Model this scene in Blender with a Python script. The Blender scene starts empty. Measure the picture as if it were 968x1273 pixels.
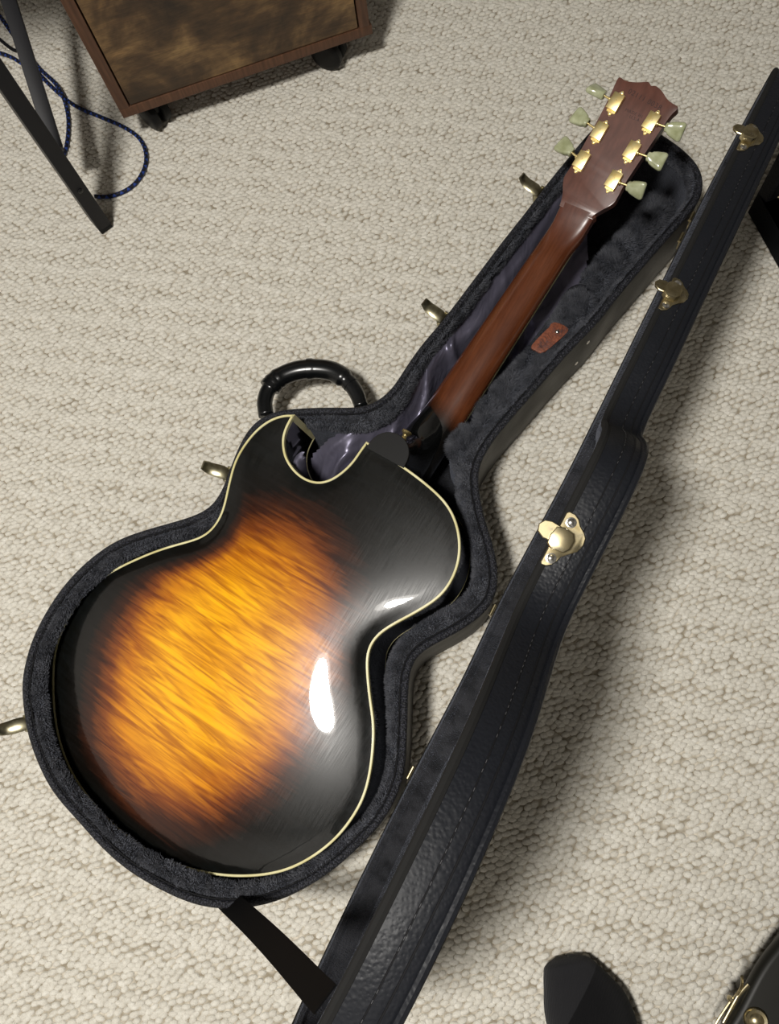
import bpy, bmesh, math, random
import numpy as np
from mathutils import Vector, Matrix
from mathutils.geometry import delaunay_2d_cdt
random.seed(4); RNG = np.random.default_rng(7)
SC = bpy.context.scene
COL = SC.collection

# ------------------------------------------------------------------ camera
FW, FH = 968, 1273
NADIR, FPX, CAMH = (578.0, 936.0), 1015.0, 1.042      # the point of the floor straight below the lens, focal length in px, height
_D = np.array([(NADIR[0]-FW/2)/FPX, -(NADIR[1]-FH/2)/FPX, -1.0]); _D /= np.linalg.norm(_D)
_Z = -_D; _X = np.array([1., 0, 0]); _X -= _X@_Z*_Z; _X /= np.linalg.norm(_X); _Y = np.cross(_Z, _X)
R = np.stack([_X, _Y, _Z])
cam_d = bpy.data.cameras.new('camera'); cam = bpy.data.objects.new('camera', cam_d); COL.objects.link(cam)
cam_d.sensor_fit = 'VERTICAL'; cam_d.sensor_height = 24.0; cam_d.lens = FPX*24.0/FH; cam_d.clip_start = 0.01
cam.matrix_world = Matrix([list(R[0])+[0], list(R[1])+[0], list(R[2])+[CAMH], [0, 0, 0, 1]])
SC.camera = cam
O_CAM = np.array([0, 0, CAMH])

# ------------------------------------------------------------------ world, lights, exposure
SC.view_settings.view_transform = 'Standard'; SC.view_settings.look = 'None'
SC.view_settings.gamma = 1.0; SC.view_settings.exposure = 0.0; SC.view_settings.use_curve_mapping = False
SC.cycles.use_denoising = True
SC.cycles.max_bounces = 6; SC.cycles.diffuse_bounces = 4; SC.cycles.glossy_bounces = 3
W = bpy.data.worlds.new('world'); SC.world = W; W.use_nodes = True
W.node_tree.nodes['Background'].inputs[0].default_value = (0.75, 0.87, 1.0, 1)
W.node_tree.nodes['Background'].inputs[1].default_value = 0.36
def lamp(name, loc, size, power, color, shape='DISK', rot=(0, 0, 0), size_y=None):
    d = bpy.data.lights.new(name, 'AREA'); d.shape = shape; d.size = size
    if size_y: d.size_y = size_y
    d.energy = power; d.color = color
    o = bpy.data.objects.new(name, d); COL.objects.link(o); o.location = loc; o.rotation_euler = rot
    return o
lamp('ceiling_lamp_light', (-0.52, -0.25, 2.30), 0.29, 55, (1.0, 0.965, 0.91))

# ------------------------------------------------------------------ helpers
def ray(px):
    return R@np.array([(px[0]-FW/2)/FPX, -(px[1]-FH/2)/FPX, -1.])
def P(px, py, z=0.0):
    d = ray((px, py)); t = (z-CAMH)/d[2]; return O_CAM+t*d
def PL(px, P0, n):
    d = ray(px); t = ((P0-O_CAM)@n)/(d@n); return O_CAM+t*d
def nrm(a): a = np.asarray(a, float); return a/np.linalg.norm(a)

def mesh(name, verts, faces, mat=None, parent=None, smooth=True, uv=None, sharp=None):
    me = bpy.data.meshes.new(name)
    me.from_pydata([tuple(map(float, v)) for v in verts], [], [tuple(f) for f in faces])
    if mat: me.materials.append(mat)
    if smooth:
        me.polygons.foreach_set('use_smooth', [True]*len(me.polygons))
        if sharp: me.set_sharp_from_angle(angle=math.radians(sharp))
    if uv is not None:
        l = me.uv_layers.new(name='UVMap'); idx = np.empty(len(me.loops), int); me.loops.foreach_get('vertex_index', idx)
        l.data.foreach_set('uv', np.asarray(uv, float)[idx].ravel())
    me.update()
    o = bpy.data.objects.new(name, me); COL.objects.link(o)
    if parent: o.parent = parent
    return o
def empty(name, loc, mtx=None):
    o = bpy.data.objects.new(name, None); COL.objects.link(o); o.empty_display_size = .05
    if mtx is not None: o.matrix_world = mtx
    else: o.location = loc
    return o
def tag(o, label=None, cat=None, group=None, kind=None):
    if label: o['label'] = label
    if cat: o['category'] = cat
    if group: o['group'] = group
    if kind: o['kind'] = kind
    return o

class MB:
    """collects shapes; build() links them as one mesh object; world coordinates minus `org`"""
    def __init__(s): s.v = []; s.f = []; s.uv = []
    def add(s, v, f, uv=None):
        b = len(s.v); s.v += [tuple(map(float, p)) for p in v]; s.f += [tuple(int(i)+b for i in q) for q in f]
        s.uv += [tuple(map(float, q)) for q in (uv if uv is not None else [(0, 0)]*len(v))]
        return s
    def box(s, c, ax, ay, az, sx, sy, sz, bev=0.0):
        """box at c, full sizes, chamfered if bev"""
        c = np.array(c, float); ax, ay, az = map(nrm, (ax, ay, az))
        bm = bmesh.new(); bmesh.ops.create_cube(bm, size=1)
        for v in bm.verts: v.co = Vector((v.co.x*sx, v.co.y*sy, v.co.z*sz))
        if bev: bmesh.ops.bevel(bm, geom=bm.edges[:], offset=bev, segments=2, affect='EDGES', profile=.6)
        bm.verts.index_update()
        vv = [c+ax*v.co.x+ay*v.co.y+az*v.co.z for v in bm.verts]; ff = [[q.index for q in f.verts] for f in bm.faces]
        bm.free(); return s.add(vv, ff)
    def tube(s, pts, rad, seg=10, closed=False, flat=1.0, up=None, caps=True):
        pts = np.array(pts, float); n = len(pts); rad = np.broadcast_to(np.array(rad, float), (n,))
        if closed: T = np.roll(pts, -1, 0)-np.roll(pts, 1, 0)
        else:
            T = np.empty_like(pts); T[1:-1] = pts[2:]-pts[:-2]; T[0] = pts[1]-pts[0]; T[-1] = pts[-1]-pts[-2]
        T /= np.linalg.norm(T, axis=1)[:, None]+1e-12
        if up is not None:
            up = np.array(up, float)
            N = np.cross(T, up); N /= np.linalg.norm(N, axis=1)[:, None]+1e-12
        else:
            a = np.array([0, 0, 1.]) if abs(T[0][2]) < .9 else np.array([1., 0, 0])
            N = np.empty_like(pts); N[0] = nrm(np.cross(T[0], a))
            for i in range(1, n):
                q = N[i-1]-N[i-1]@T[i]*T[i]; N[i] = q/np.linalg.norm(q)
        B = np.cross(N, T)
        L = np.concatenate([[0], np.cumsum(np.linalg.norm(np.diff(pts, axis=0), axis=1))])
        vs = []; uv = []; fs = []
        for i in range(n):
            for k in range(seg):
                a = 2*math.pi*k/seg
                vs.append(pts[i]+rad[i]*(math.cos(a)*N[i]+flat*math.sin(a)*B[i])); uv.append((L[i], k/seg))
        m = n if closed else n-1
        for i in range(m):
            for k in range(seg):
                a, b = i*seg+k, i*seg+(k+1) % seg; c_, d_ = ((i+1) % n)*seg+(k+1) % seg, ((i+1) % n)*seg+k
                fs.append((a, b, c_, d_))
        if not closed and caps: fs += [tuple(range(seg))[::-1], tuple((n-1)*seg+k for k in range(seg))]
        return s.add(vs, fs, uv)
    def lathe(s, c, axis, prof, seg=20):
        """prof: (distance along the axis, radius)"""
        c = np.array(c, float); ax = nrm(axis); a = np.array([0, 0, 1.]) if abs(ax[2]) < .9 else np.array([1., 0, 0])
        N = nrm(np.cross(ax, a)); B = np.cross(ax, N); vs = []; fs = []
        for h, r in prof:
            for k in range(seg):
                t = 2*math.pi*k/seg; vs.append(c+ax*h+max(r, 1e-5)*(math.cos(t)*N+math.sin(t)*B))
        for i in range(len(prof)-1):
            for k in range(seg):
                fs.append((i*seg+k, i*seg+(k+1) % seg, (i+1)*seg+(k+1) % seg, (i+1)*seg+k))
        fs += [tuple(range(seg))[::-1], tuple((len(prof)-1)*seg+k for k in range(seg))]
        return s.add(vs, fs)
    def loft(s, rings, closed=True, caps=True, loop=False):
        n = len(rings[0]); vs = [p for r in rings for p in r]; fs = []
        m = n if closed else n-1; rr = len(rings)
        for i in range(rr if loop else rr-1):
            for k in range(m):
                j = (i+1) % rr
                fs.append((i*n+k, i*n+(k+1) % n, j*n+(k+1) % n, j*n+k))
        if caps and closed and not loop: fs += [tuple(range(n))[::-1], tuple((rr-1)*n+k for k in range(n))]
        return s.add(vs, fs)
    def prism(s, poly, d, bev=0.0, seg=2):
        """poly (3-D, planar) extruded by vector d; bev rounds the far rim"""
        poly = np.array(poly, float); d = np.array(d, float); h = np.linalg.norm(d); dn = d/h
        bm = bmesh.new(); vs = [bm.verts.new(p) for p in poly]; f = bm.faces.new(vs)
        r = bmesh.ops.extrude_face_region(bm, geom=[f]); nv = [e for e in r['geom'] if isinstance(e, bmesh.types.BMVert)]
        for v in nv: v.co += Vector(d)
        if bev:
            es = [e for e in bm.edges if all(v in nv for v in e.verts)]
            bmesh.ops.bevel(bm, geom=es, offset=bev, segments=seg, affect='EDGES', profile=.5, clamp_overlap=True)
        bmesh.ops.recalc_face_normals(bm, faces=bm.faces)
        bmesh.ops.triangulate(bm, faces=[q for q in bm.faces if len(q.verts) > 4])
        bm.verts.index_update()
        vv = [tuple(v.co) for v in bm.verts]; ff = [[q.index for q in g.verts] for g in bm.faces]; bm.free()
        return s.add(vv, ff)
    def xf(s, fn): s.v = [tuple(fn(np.array(p))) for p in s.v]; return s
    def build(s, name, mat, parent=None, org=None, smooth=True, sharp=40):
        v = np.array(s.v)
        if org is not None: v = v-np.array(org)
        o = mesh(name, v, s.f, mat, parent, smooth, s.uv if any(q != (0, 0) for q in s.uv[:50]) else None, sharp)
        return o

def catmull(pts, closed=True, n=10):
    p = np.array(pts, float); m = len(p); out = []
    g = (lambda i: p[i % m]) if closed else (lambda i: p[min(max(i, 0), m-1)])
    for i in range(m if closed else m-1):
        a, b, c, d = g(i-1), g(i), g(i+1), g(i+2)
        for t in np.linspace(0, 1, n, endpoint=False):
            out.append(.5*((2*b)+(c-a)*t+(2*a-5*b+4*c-d)*t*t+(3*b-a-3*c+d)*t**3))
    if not closed: out.append(p[-1])
    return np.array(out)
def resample(p, n, closed=True):
    q = np.vstack([p, p[:1]]) if closed else p
    L = np.concatenate([[0], np.cumsum(np.linalg.norm(np.diff(q, axis=0), axis=1))])
    t = np.linspace(0, L[-1], n, endpoint=not closed)
    return np.stack([np.interp(t, L, q[:, k]) for k in range(q.shape[1])], 1)
def gsmooth(a, sig, closed=True):
    k = int(sig*3)+1; w = np.exp(-.5*(np.arange(-k, k+1)/sig)**2); w /= w.sum()
    q = np.concatenate([a[-k:], a, a[:k]]) if closed else np.concatenate([np.repeat(a[:1], k, 0), a, np.repeat(a[-1:], k, 0)])
    if q.ndim == 1: return np.convolve(q, w, 'valid')
    return np.stack([np.convolve(q[:, j], w, 'valid') for j in range(q.shape[1])], 1)
def inward(p):
    """inward normals of a closed 2-D polygon"""
    t = np.roll(p, -1, 0)-np.roll(p, 1, 0); t /= np.linalg.norm(t, axis=1)[:, None]+1e-12
    n = np.stack([-t[:, 1], t[:, 0]], 1)
    x, y = p[:, 0], p[:, 1]; A = np.sum(x*np.roll(y, -1)-np.roll(x, -1)*y)
    return n if A > 0 else -n
def inside(pt, poly):
    x, y = pt[:, 0], pt[:, 1]; r = np.zeros(len(pt), bool); a = poly; b = np.roll(poly, -1, 0)
    for (x1, y1), (x2, y2) in zip(a, b):
        c = ((y1 > y) != (y2 > y))
        r ^= c & (x < (x2-x1)*(y-y1)/((y2-y1) if y2 != y1 else 1e-12)+x1)
    return r
def dist_poly(pt, poly, closed=True):
    a = poly if closed else poly[:-1]; b = np.roll(poly, -1, 0) if closed else poly[1:]
    best = np.full(len(pt), 1e9)
    for i in range(len(a)):
        d = b[i]-a[i]; t = np.clip(((pt-a[i])@d)/(d@d+1e-15), 0, 1)
        best = np.minimum(best, np.hypot(*(pt-a[i]-t[:, None]*d).T))
    return best
def plate(poly, step, jit=.15, margin=.6):
    """triangulated flat region: returns verts2d, faces, distance to the edge"""
    lo, hi = poly.min(0), poly.max(0)
    g = []
    ys = np.arange(lo[1], hi[1], step*.87)
    for i, y in enumerate(ys):
        xs = np.arange(lo[0]+(i % 2)*step*.5, hi[0], step); g.append(np.stack([xs, np.full(len(xs), y)], 1))
    g = np.vstack(g); g = g+RNG.uniform(-jit, jit, g.shape)*step
    g = g[inside(g, poly)]; d = dist_poly(g, poly); g = g[d > step*margin]
    allp = np.vstack([poly, g]); n = len(poly)
    r = delaunay_2d_cdt([Vector(p) for p in allp], [], [list(range(n))], 1, 1e-7)
    v = np.array([tuple(p) for p in r[0]]); f = [tuple(q) for q in r[2]]
    # orient up
    f2 = []
    for q in f:
        a, b, c = v[q[0]], v[q[1]], v[q[2]]
        f2.append(q if (b[0]-a[0])*(c[1]-a[1])-(b[1]-a[1])*(c[0]-a[0]) > 0 else q[::-1])
    return v, f2, dist_poly(v, poly)
def sstep(a, b, x):
    t = np.clip((x-a)/(b-a), 0, 1); return t*t*(3-2*t)
def vnoise(x, y, seed=0):
    """smooth value noise, vectorised"""
    xi = np.floor(x).astype(int); yi = np.floor(y).astype(int); fx = x-xi; fy = y-yi
    fx = fx*fx*(3-2*fx); fy = fy*fy*(3-2*fy)
    def h(a, b):
        k = (a*374761393+b*668265263+seed*974711) & 0x7fffffff; k = ((k ^ (k >> 13))*1274126177) & 0x7fffffff
        return ((k ^ (k >> 16)) & 0xffff)/65535.
    return (h(xi, yi)*(1-fx)+h(xi+1, yi)*fx)*(1-fy)+(h(xi, yi+1)*(1-fx)+h(xi+1, yi+1)*fx)*fy

# ------------------------------------------------------------------ materials
def srgb(*c): return tuple((x/255/12.92 if x/255 <= .04045 else ((x/255+.055)/1.055)**2.4) for x in c)
def mat(name, color=(.5, .5, .5), rough=.5, metal=0.0, spec=None, **kw):
    m = bpy.data.materials.new(name); m.use_nodes = True; b = m.node_tree.nodes['Principled BSDF']
    b.inputs['Base Color'].default_value = (*color, 1); b.inputs['Roughness'].default_value = rough; b.inputs['Metallic'].default_value = metal
    if spec is None and metal == 0 and max(color) < .03 and rough > .4: spec = .22
    if spec is not None: b.inputs['Specular IOR Level'].default_value = spec
    for k, v in kw.items():
        key = k.replace('_', ' ')
        b.inputs[key].default_value = v
    m['b'] = 1
    return m
class NT:
    def __init__(s, m): s.t = m.node_tree; s.b = s.t.nodes['Principled BSDF']
    def n(s, typ, **kw):
        x = s.t.nodes.new(typ)
        for k, v in kw.items():
            if hasattr(x, k): setattr(x, k, v)
        return x
    def l(s, a, b): s.t.links.new(a, b)
    def coord(s, which='Object', scale=(1, 1, 1), rot=(0, 0, 0)):
        c = s.n('ShaderNodeTexCoord'); mp = s.n('ShaderNodeMapping'); mp.inputs['Scale'].default_value = scale; mp.inputs['Rotation'].default_value = rot
        s.l(c.outputs[which], mp.inputs[0]); return mp.outputs[0]
    def noise(s, vec, scale, detail=3, rough=.5, dist=0.0):
        x = s.n('ShaderNodeTexNoise'); x.inputs['Scale'].default_value = scale; x.inputs['Detail'].default_value = detail
        x.inputs['Roughness'].default_value = rough; x.inputs['Distortion'].default_value = dist; s.l(vec, x.inputs['Vector']); return x.outputs[0]
    def voro(s, vec, scale, feature='F1', out=0):
        x = s.n('ShaderNodeTexVoronoi'); x.feature = feature; x.inputs['Scale'].default_value = scale; s.l(vec, x.inputs['Vector']); return x.outputs[out]
    def ramp(s, fac, stops, interp='LINEAR'):
        x = s.n('ShaderNodeValToRGB'); e = x.color_ramp.elements; x.color_ramp.interpolation = interp
        while len(e) < len(stops): e.new(.5)
        for i, (p, c) in enumerate(stops): e[i].position = p; e[i].color = (*c, 1)
        s.l(fac, x.inputs[0]); return x.outputs[0]
    def mix(s, fac, a, b, mode='MIX'):
        x = s.n('ShaderNodeMix'); x.data_type = 'RGBA'; x.blend_type = mode
        for sock, val in ((x.inputs[0], fac), (x.inputs[6], a), (x.inputs[7], b)):
            if isinstance(val, (float, int)): sock.default_value = val
            elif isinstance(val, tuple): sock.default_value = (*val, 1)
            else: s.l(val, sock)
        return x.outputs[2]
    def math(s, op, a, b=0.0):
        x = s.n('ShaderNodeMath'); x.operation = op
        for i, val in enumerate((a, b)):
            if isinstance(val, (float, int)): x.inputs[i].default_value = val
            else: s.l(val, x.inputs[i])
        return x.outputs[0]
    def bump(s, h, strength=.3, dist=.001, base=None):
        x = s.n('ShaderNodeBump'); x.inputs['Strength'].default_value = strength; x.inputs['Distance'].default_value = dist
        s.l(h, x.inputs['Height'])
        if base is not None: s.l(base, x.inputs['Normal'])
        return x.outputs[0]
    def color(s, c): s.l(c, s.b.inputs['Base Color'])
    def normal(s, c): s.l(c, s.b.inputs['Normal'])
    def rough(s, c): s.l(c, s.b.inputs['Roughness'])

M = {}
# carpet yarn
m = mat('carpet_yarn', (.55, .52, .45), .95); t = NT(m); c = t.coord('Object')
n1 = t.noise(c, 620, 3, .7); n2 = t.noise(c, 3.0, 2); n3 = t.noise(c, 90, 2)
col = t.ramp(n3, [(.25, srgb(208, 203, 191)), (.55, srgb(226, 222, 211)), (.8, srgb(238, 235, 226))])
col = t.mix(.35, col, t.ramp(n1, [(.32, (.50, .48, .44)), (.62, (1, 1, 1))]), 'MULTIPLY')
t.color(col); t.normal(t.bump(n1, .9, .0016)); M['carpet'] = m
m = mat('carpet_backing', srgb(160, 150, 133), 1.0); t = NT(m); c = t.coord('Object')
t.color(t.ramp(t.voro(c, 120), [(.15, srgb(200, 193, 179)), (.75, srgb(140, 131, 114))])); M['backing'] = m
# vinyl
def vinyl(name, col, rough=.42, sc=420, st=.55):
    m = mat(name, col, rough); t = NT(m); c = t.coord('Object')
    v = t.voro(c, sc, 'SMOOTH_F1'); n = t.noise(c, sc*.35, 3); h = t.math('ADD', v, n)
    wear = t.noise(c, 14, 4); t.rough(t.ramp(wear, [(.35, (rough-.06,)*3), (.75, (rough+.14,)*3)]))
    t.normal(t.bump(h, st, .0012)); return m
M['vinyl'] = vinyl('black_grained_vinyl', (.0085, .0095, .0125), .47, 420, .30)
M['vinyl_base'] = vinyl('case_side_vinyl', (.020, .0185, .0150), .5, 600, .2)
# worn crease on the lid: real scuff with its own place
m = mat('piping_braid', (.020, .021, .026), .6, spec=.3); t = NT(m)
w = t.n('ShaderNodeTexVoronoi'); w.inputs['Scale'].default_value = 520; t.l(t.coord('Object'), w.inputs['Vector'])
t.color(t.ramp(w.outputs[0], [(.1, (.045, .047, .062)), (.55, (.006, .0065, .009))])); t.normal(t.bump(w.outputs[0], .9, .0012)); M['piping'] = m
# plush
def plush(name, a, b):
    m = mat(name, a, .9, Sheen_Weight=.25, Sheen_Roughness=.5); t = NT(m); c = t.coord('Object')
    n1 = t.noise(c, 45, 4, .65); n2 = t.noise(c, 700, 2)
    t.color(t.ramp(n1, [(.36, a), (.60, b)])); t.normal(t.bump(n2, 1.0, .002, t.bump(n1, .8, .004)))
    m.node_tree.nodes['Principled BSDF'].inputs['Sheen Tint'].default_value = (.55, .6, .75, 1); return m
M['plush'] = plush('charcoal_plush', (.0055, .0056, .0065), (.023, .0233, .0265))
M['plush_hair'] = plush('charcoal_plush_pile', (.020, .0205, .024), (.085, .087, .098))
m = mat('satin', (.045, .038, .07), .36, .6); t = NT(m); c = t.coord('Object')
t.color(t.ramp(t.noise(c, 10, 2), [(.3, (.115, .11, .155)), (.7, (.20, .19, .26))])); t.normal(t.bump(t.noise(t.coord('Object', (1, .45, 1), (0, 0, -.5)), 38, 2, .5, 1.2), .45, .006)); M['satin'] = m
# guitar
m = mat('sunburst_flame_maple', (.5, .2, .02), .22, spec=.28, Coat_Weight=1.0, Coat_Roughness=.02, Coat_IOR=1.5); t = NT(m)
at = t.n('ShaderNodeAttribute'); at.attribute_name = 'burst'
uvc = t.n('ShaderNodeUVMap'); mp = t.n('ShaderNodeMapping'); t.l(uvc.outputs[0], mp.inputs[0])
mp.inputs['Scale'].default_value = (11, 120, 1); fl = t.noise(mp.outputs[0], 1.0, 2.5, .55, 1.3)
mp2 = t.n('ShaderNodeMapping'); t.l(uvc.outputs[0], mp2.inputs[0]); mp2.inputs['Scale'].default_value = (24, 330, 1); fl2 = t.noise(mp2.outputs[0], 1.0, 3, .6, .8)
mp3 = t.n('ShaderNodeMapping'); t.l(uvc.outputs[0], mp3.inputs[0]); mp3.inputs['Scale'].default_value = (900, 30, 1); gr = t.noise(mp3.outputs[0], 1.0, 2)
flame = t.math('ADD', t.math('MULTIPLY', fl, .72), t.math('MULTIPLY', fl2, .28))
edge = t.math('ADD', at.outputs['Fac'], t.math('MULTIPLY', t.math('SUBTRACT', flame, .5), .22))
burst = t.ramp(edge, [(0.0, (.0030, .0036, .0036)), (.20, (.0045, .0035, .003)), (.36, (.040, .010, .003)), (.50, (.20, .050, .005)), (.66, (.52, .175, .002)), (1.0, (.80, .36, .002))])
fcol = t.ramp(flame, [(.36, (.55, .40, .25)), (.46, (.80, .70, .5)), (.53, (.98, .96, .9)), (.62, (1.18, 1.26, 1.2))])
t.color(t.mix(.9, burst, fcol, 'MULTIPLY'))
sc1 = t.n('ShaderNodeMapping'); t.l(uvc.outputs[0], sc1.inputs[0]); sc1.inputs['Scale'].default_value = (6, 800, 1); sc1.inputs['Rotation'].default_value = (0, 0, .9)
scr = t.ramp(t.noise(sc1.outputs[0], 1.0, 1), [(.74, (0, 0, 0)), (.80, (1, 1, 1))])
bn = t.bump(scr, .025, .0002); t.l(bn, t.b.inputs['Coat Normal'])
t.rough(t.ramp(gr, [(.3, (.28,)*3), (.7, (.38,)*3)])); M['back'] = m
M['black_lacquer'] = mat('black_lacquer', (.004, .0042, .0042), .12, Coat_Weight=1.0, Coat_Roughness=.03)
m = mat('cream_binding', srgb(214, 205, 150), .35); t = NT(m); t.color(t.ramp(t.noise(t.coord('Object'), 30, 3), [(.3, srgb(196, 186, 128)), (.7, srgb(222, 216, 172))])); M['binding'] = m
m = mat('mahogany', (.12, .03, .012), .3, Coat_Weight=.6, Coat_Roughness=.12); t = NT(m)
c = t.coord('Object', (1, .05, 1)); n1 = t.noise(c, 420, 3); n2 = t.noise(t.coord('Object', (1, .25, 1)), 60, 3, .6)
t.color(t.mix(.55, t.ramp(n2, [(.3, (.105, .030, .012)), (.7, (.175, .055, .022))]), t.ramp(n1, [(.38, (.30, .25, .2)), (.6, (1, 1, 1))]), 'MULTIPLY'))
t.normal(t.bump(n1, .08, .0004)); M['mahogany'] = m
m = mat('headstock_lacquer', (.075, .026, .018), .38, Coat_Weight=.4, Coat_Roughness=.2); t = NT(m)
t.color(t.ramp(t.noise(t.coord('Object', (1, .1, 1)), 180, 3), [(.3, (.085, .032, .022)), (.7, (.125, .048, .033))])); M['headstock'] = m
# neck that fades to black at the heel
m = mat('neck_burst', (.12, .03, .012), .25, Coat_Weight=.8, Coat_Roughness=.09); t = NT(m)
c = t.coord('Object', (1, .05, 1)); n1 = t.noise(c, 420, 3); n2 = t.noise(t.coord('Object', (1, .25, 1)), 60, 3, .6)
base = t.mix(.4, t.ramp(n2, [(.3, (.082, .023, .009)), (.7, (.125, .038, .014))]), t.ramp(n1, [(.38, (.5, .45, .4)), (.6, (1, 1, 1))]), 'MULTIPLY')
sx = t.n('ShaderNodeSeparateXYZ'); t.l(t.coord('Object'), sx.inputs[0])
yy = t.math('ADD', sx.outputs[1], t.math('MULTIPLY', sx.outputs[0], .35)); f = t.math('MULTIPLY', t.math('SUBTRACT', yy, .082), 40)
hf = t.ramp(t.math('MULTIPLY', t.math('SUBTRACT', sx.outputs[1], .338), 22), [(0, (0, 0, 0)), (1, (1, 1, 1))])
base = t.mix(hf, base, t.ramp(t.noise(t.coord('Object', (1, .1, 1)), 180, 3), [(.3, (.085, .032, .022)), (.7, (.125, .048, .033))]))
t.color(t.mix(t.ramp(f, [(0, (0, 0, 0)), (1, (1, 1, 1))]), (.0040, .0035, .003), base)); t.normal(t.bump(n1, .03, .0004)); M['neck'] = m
m = mat('gold', (.95, .70, .25), .33, 1.0); t = NT(m); t.color(t.ramp(t.noise(t.coord('Object'), 160, 3), [(.3, (.95, .72, .28)), (.7, (1.0, .86, .46))])); M['gold'] = m
m = mat('tarnished_brass', (.5, .42, .25), .3, 1.0); t = NT(m); n = t.noise(t.coord('Object'), 120, 4)
t.color(t.ramp(n, [(.3, (.26, .21, .11)), (.55, (.48, .41, .25)), (.8, (.62, .56, .40))])); t.rough(t.ramp(n, [(.3, (.42,)*3), (.7, (.24,)*3)])); M['brass'] = m
m = mat('aged_nickel', (.36, .33, .24), .32, 1.0); t = NT(m); t.color(t.ramp(t.noise(t.coord('Object'), 200, 3), [(.3, (.30, .27, .17)), (.7, (.50, .46, .32))])); M['nickel'] = m
M['rivet'] = mat('bright_rivet', (.75, .74, .70), .2, 1.0)
m = mat('green_pearl_button', srgb(168, 172, 138), .16, Coat_Weight=.7, Subsurface_Weight=.15); m.node_tree.nodes['Principled BSDF'].inputs['Subsurface Radius'].default_value = (.004, .004, .003)
t = NT(m); t.color(t.ramp(t.noise(t.coord('Object'), 90, 3), [(.3, srgb(146, 150, 112)), (.7, srgb(186, 190, 158))])); M['button'] = m
m = mat('brown_leather', srgb(118, 62, 40), .55); t = NT(m); n = t.noise(t.coord('Object'), 400, 4); t.color(t.ramp(n, [(.3, srgb(96, 50, 32)), (.7, srgb(138, 78, 54))])); t.normal(t.bump(n, .3, .0006)); M['leather'] = m
m = mat('rustic_wood_front', (.1, .06, .03), .5); t = NT(m)
c = t.coord('UV', (1, 1, 1)); n1 = t.noise(c, 9, 5, .6, .4); n2 = t.noise(t.coord('UV', (2.2, 11, 1)), 7, 5, .7, .6); n3 = t.noise(t.coord('UV', (6, 60, 1)), 8, 3)
base = t.ramp(n1, [(.33, (.028, .017, .010)), (.46, (.085, .048, .022)), (.56, (.21, .125, .054)), (.68, (.45, .29, .12))])
col = t.mix(.65, base, t.ramp(n2, [(.32, (.35, .33, .3)), (.55, (.9, .9, .88)), (.72, (1.6, 1.5, 1.25))]), 'MULTIPLY')
col = t.mix(.4, col, t.ramp(n3, [(.35, (.55, .55, .55)), (.6, (1.1, 1.1, 1.1))]), 'MULTIPLY')
t.color(col); t.normal(t.bump(n3, .12, .0006)); M['rustic'] = m
m = mat('wood_edge_brown', (.13, .055, .025), .5); t = NT(m); n = t.noise(t.coord('UV', (40, 3, 1)), 6, 4); t.color(t.ramp(n, [(.3, (.058, .024, .011)), (.7, (.120, .054, .027))])); M['wood_edge'] = m
M['black_metal'] = mat('black_powder_coat', (.010, .010, .012), .45)
M['rubber'] = mat('black_plastic', (.005, .005, .005), .5)
M['black_plastic_gloss'] = mat('glossy_black_handle', (.004, .0045, .005), .25)
m = mat('woven_strap', (.006, .006, .007), .75); M['strap'] = m; m.node_tree.nodes['Principled BSDF'].inputs['Base Color'].default_value = (.0018, .0018, .002, 1); m.node_tree.nodes['Principled BSDF'].inputs['Specular IOR Level'].default_value = .1
m = mat('braided_blue_cord', (.01, .01, .02), .6); t = NT(m); uvn = t.n('ShaderNodeUVMap'); sp = t.n('ShaderNodeSeparateXYZ'); t.l(uvn.outputs[0], sp.inputs[0])
ph = t.math('ADD', t.math('MULTIPLY', sp.outputs[0], 85.0), t.math('MULTIPLY', sp.outputs[1], 1.0)); fr = t.math('FRACT', ph); fr2 = t.math('FRACT', t.math('SUBTRACT', t.math('MULTIPLY', sp.outputs[0], 85.0), sp.outputs[1]))
k = t.math('MULTIPLY', t.math('GREATER_THAN', fr, .42), t.math('GREATER_THAN', fr2, .42))
t.color(t.mix(k, (.007, .008, .016), (.022, .055, .26))); M['cord'] = m
M['cable'] = mat('black_cable', (.008, .008, .01), .5)
m = mat('black_knit_sock', (.004, .004, .005), .95, Sheen_Weight=.05); t = NT(m); w = t.n('ShaderNodeTexWave'); w.inputs['Scale'].default_value = 260; w.inputs['Distortion'].default_value = 1.5
t.l(t.coord('Object'), w.inputs[0]); t.normal(t.bump(w.outputs[1], .6, .0012)); M['sock'] = m
m = mat('grey_knit_toe', (.012, .012, .014), .95, Sheen_Weight=.15); t = NT(m); n = t.noise(t.coord('Object'), 600, 2); t.normal(t.bump(n, .8, .0012)); M['sock_toe'] = m
M['trouser'] = mat('black_trouser_cloth', (.008, .008, .009), .95)
M['stitch'] = mat('grey_thread', (.085, .085, .09), .8)
M['groove'] = mat('dark_seam', (.004, .004, .005), .8)
m = mat('painted_wall', srgb(165, 163, 160), .8); M['wall'] = m
M['ceiling'] = mat('ceiling_paint', srgb(178, 178, 178), .9)
M['olive_vinyl'] = mat('smooth_dark_vinyl', (.010, .0095, .0075), .42)
M['frost'] = mat('frosted_lamp_shade', (.9, .9, .88), .4)
M['lamp_glow'] = mat('lamp_diffuser', (1, 1, 1), .5)
b_ = M['lamp_glow'].node_tree.nodes['Principled BSDF']; b_.inputs['Emission Color'].default_value = (1, .95, .88, 1); b_.inputs['Emission Strength'].default_value = 6.0

M['felt'] = mat('grey_felt', (.014, .0138, .0135), .95, spec=.15)
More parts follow.
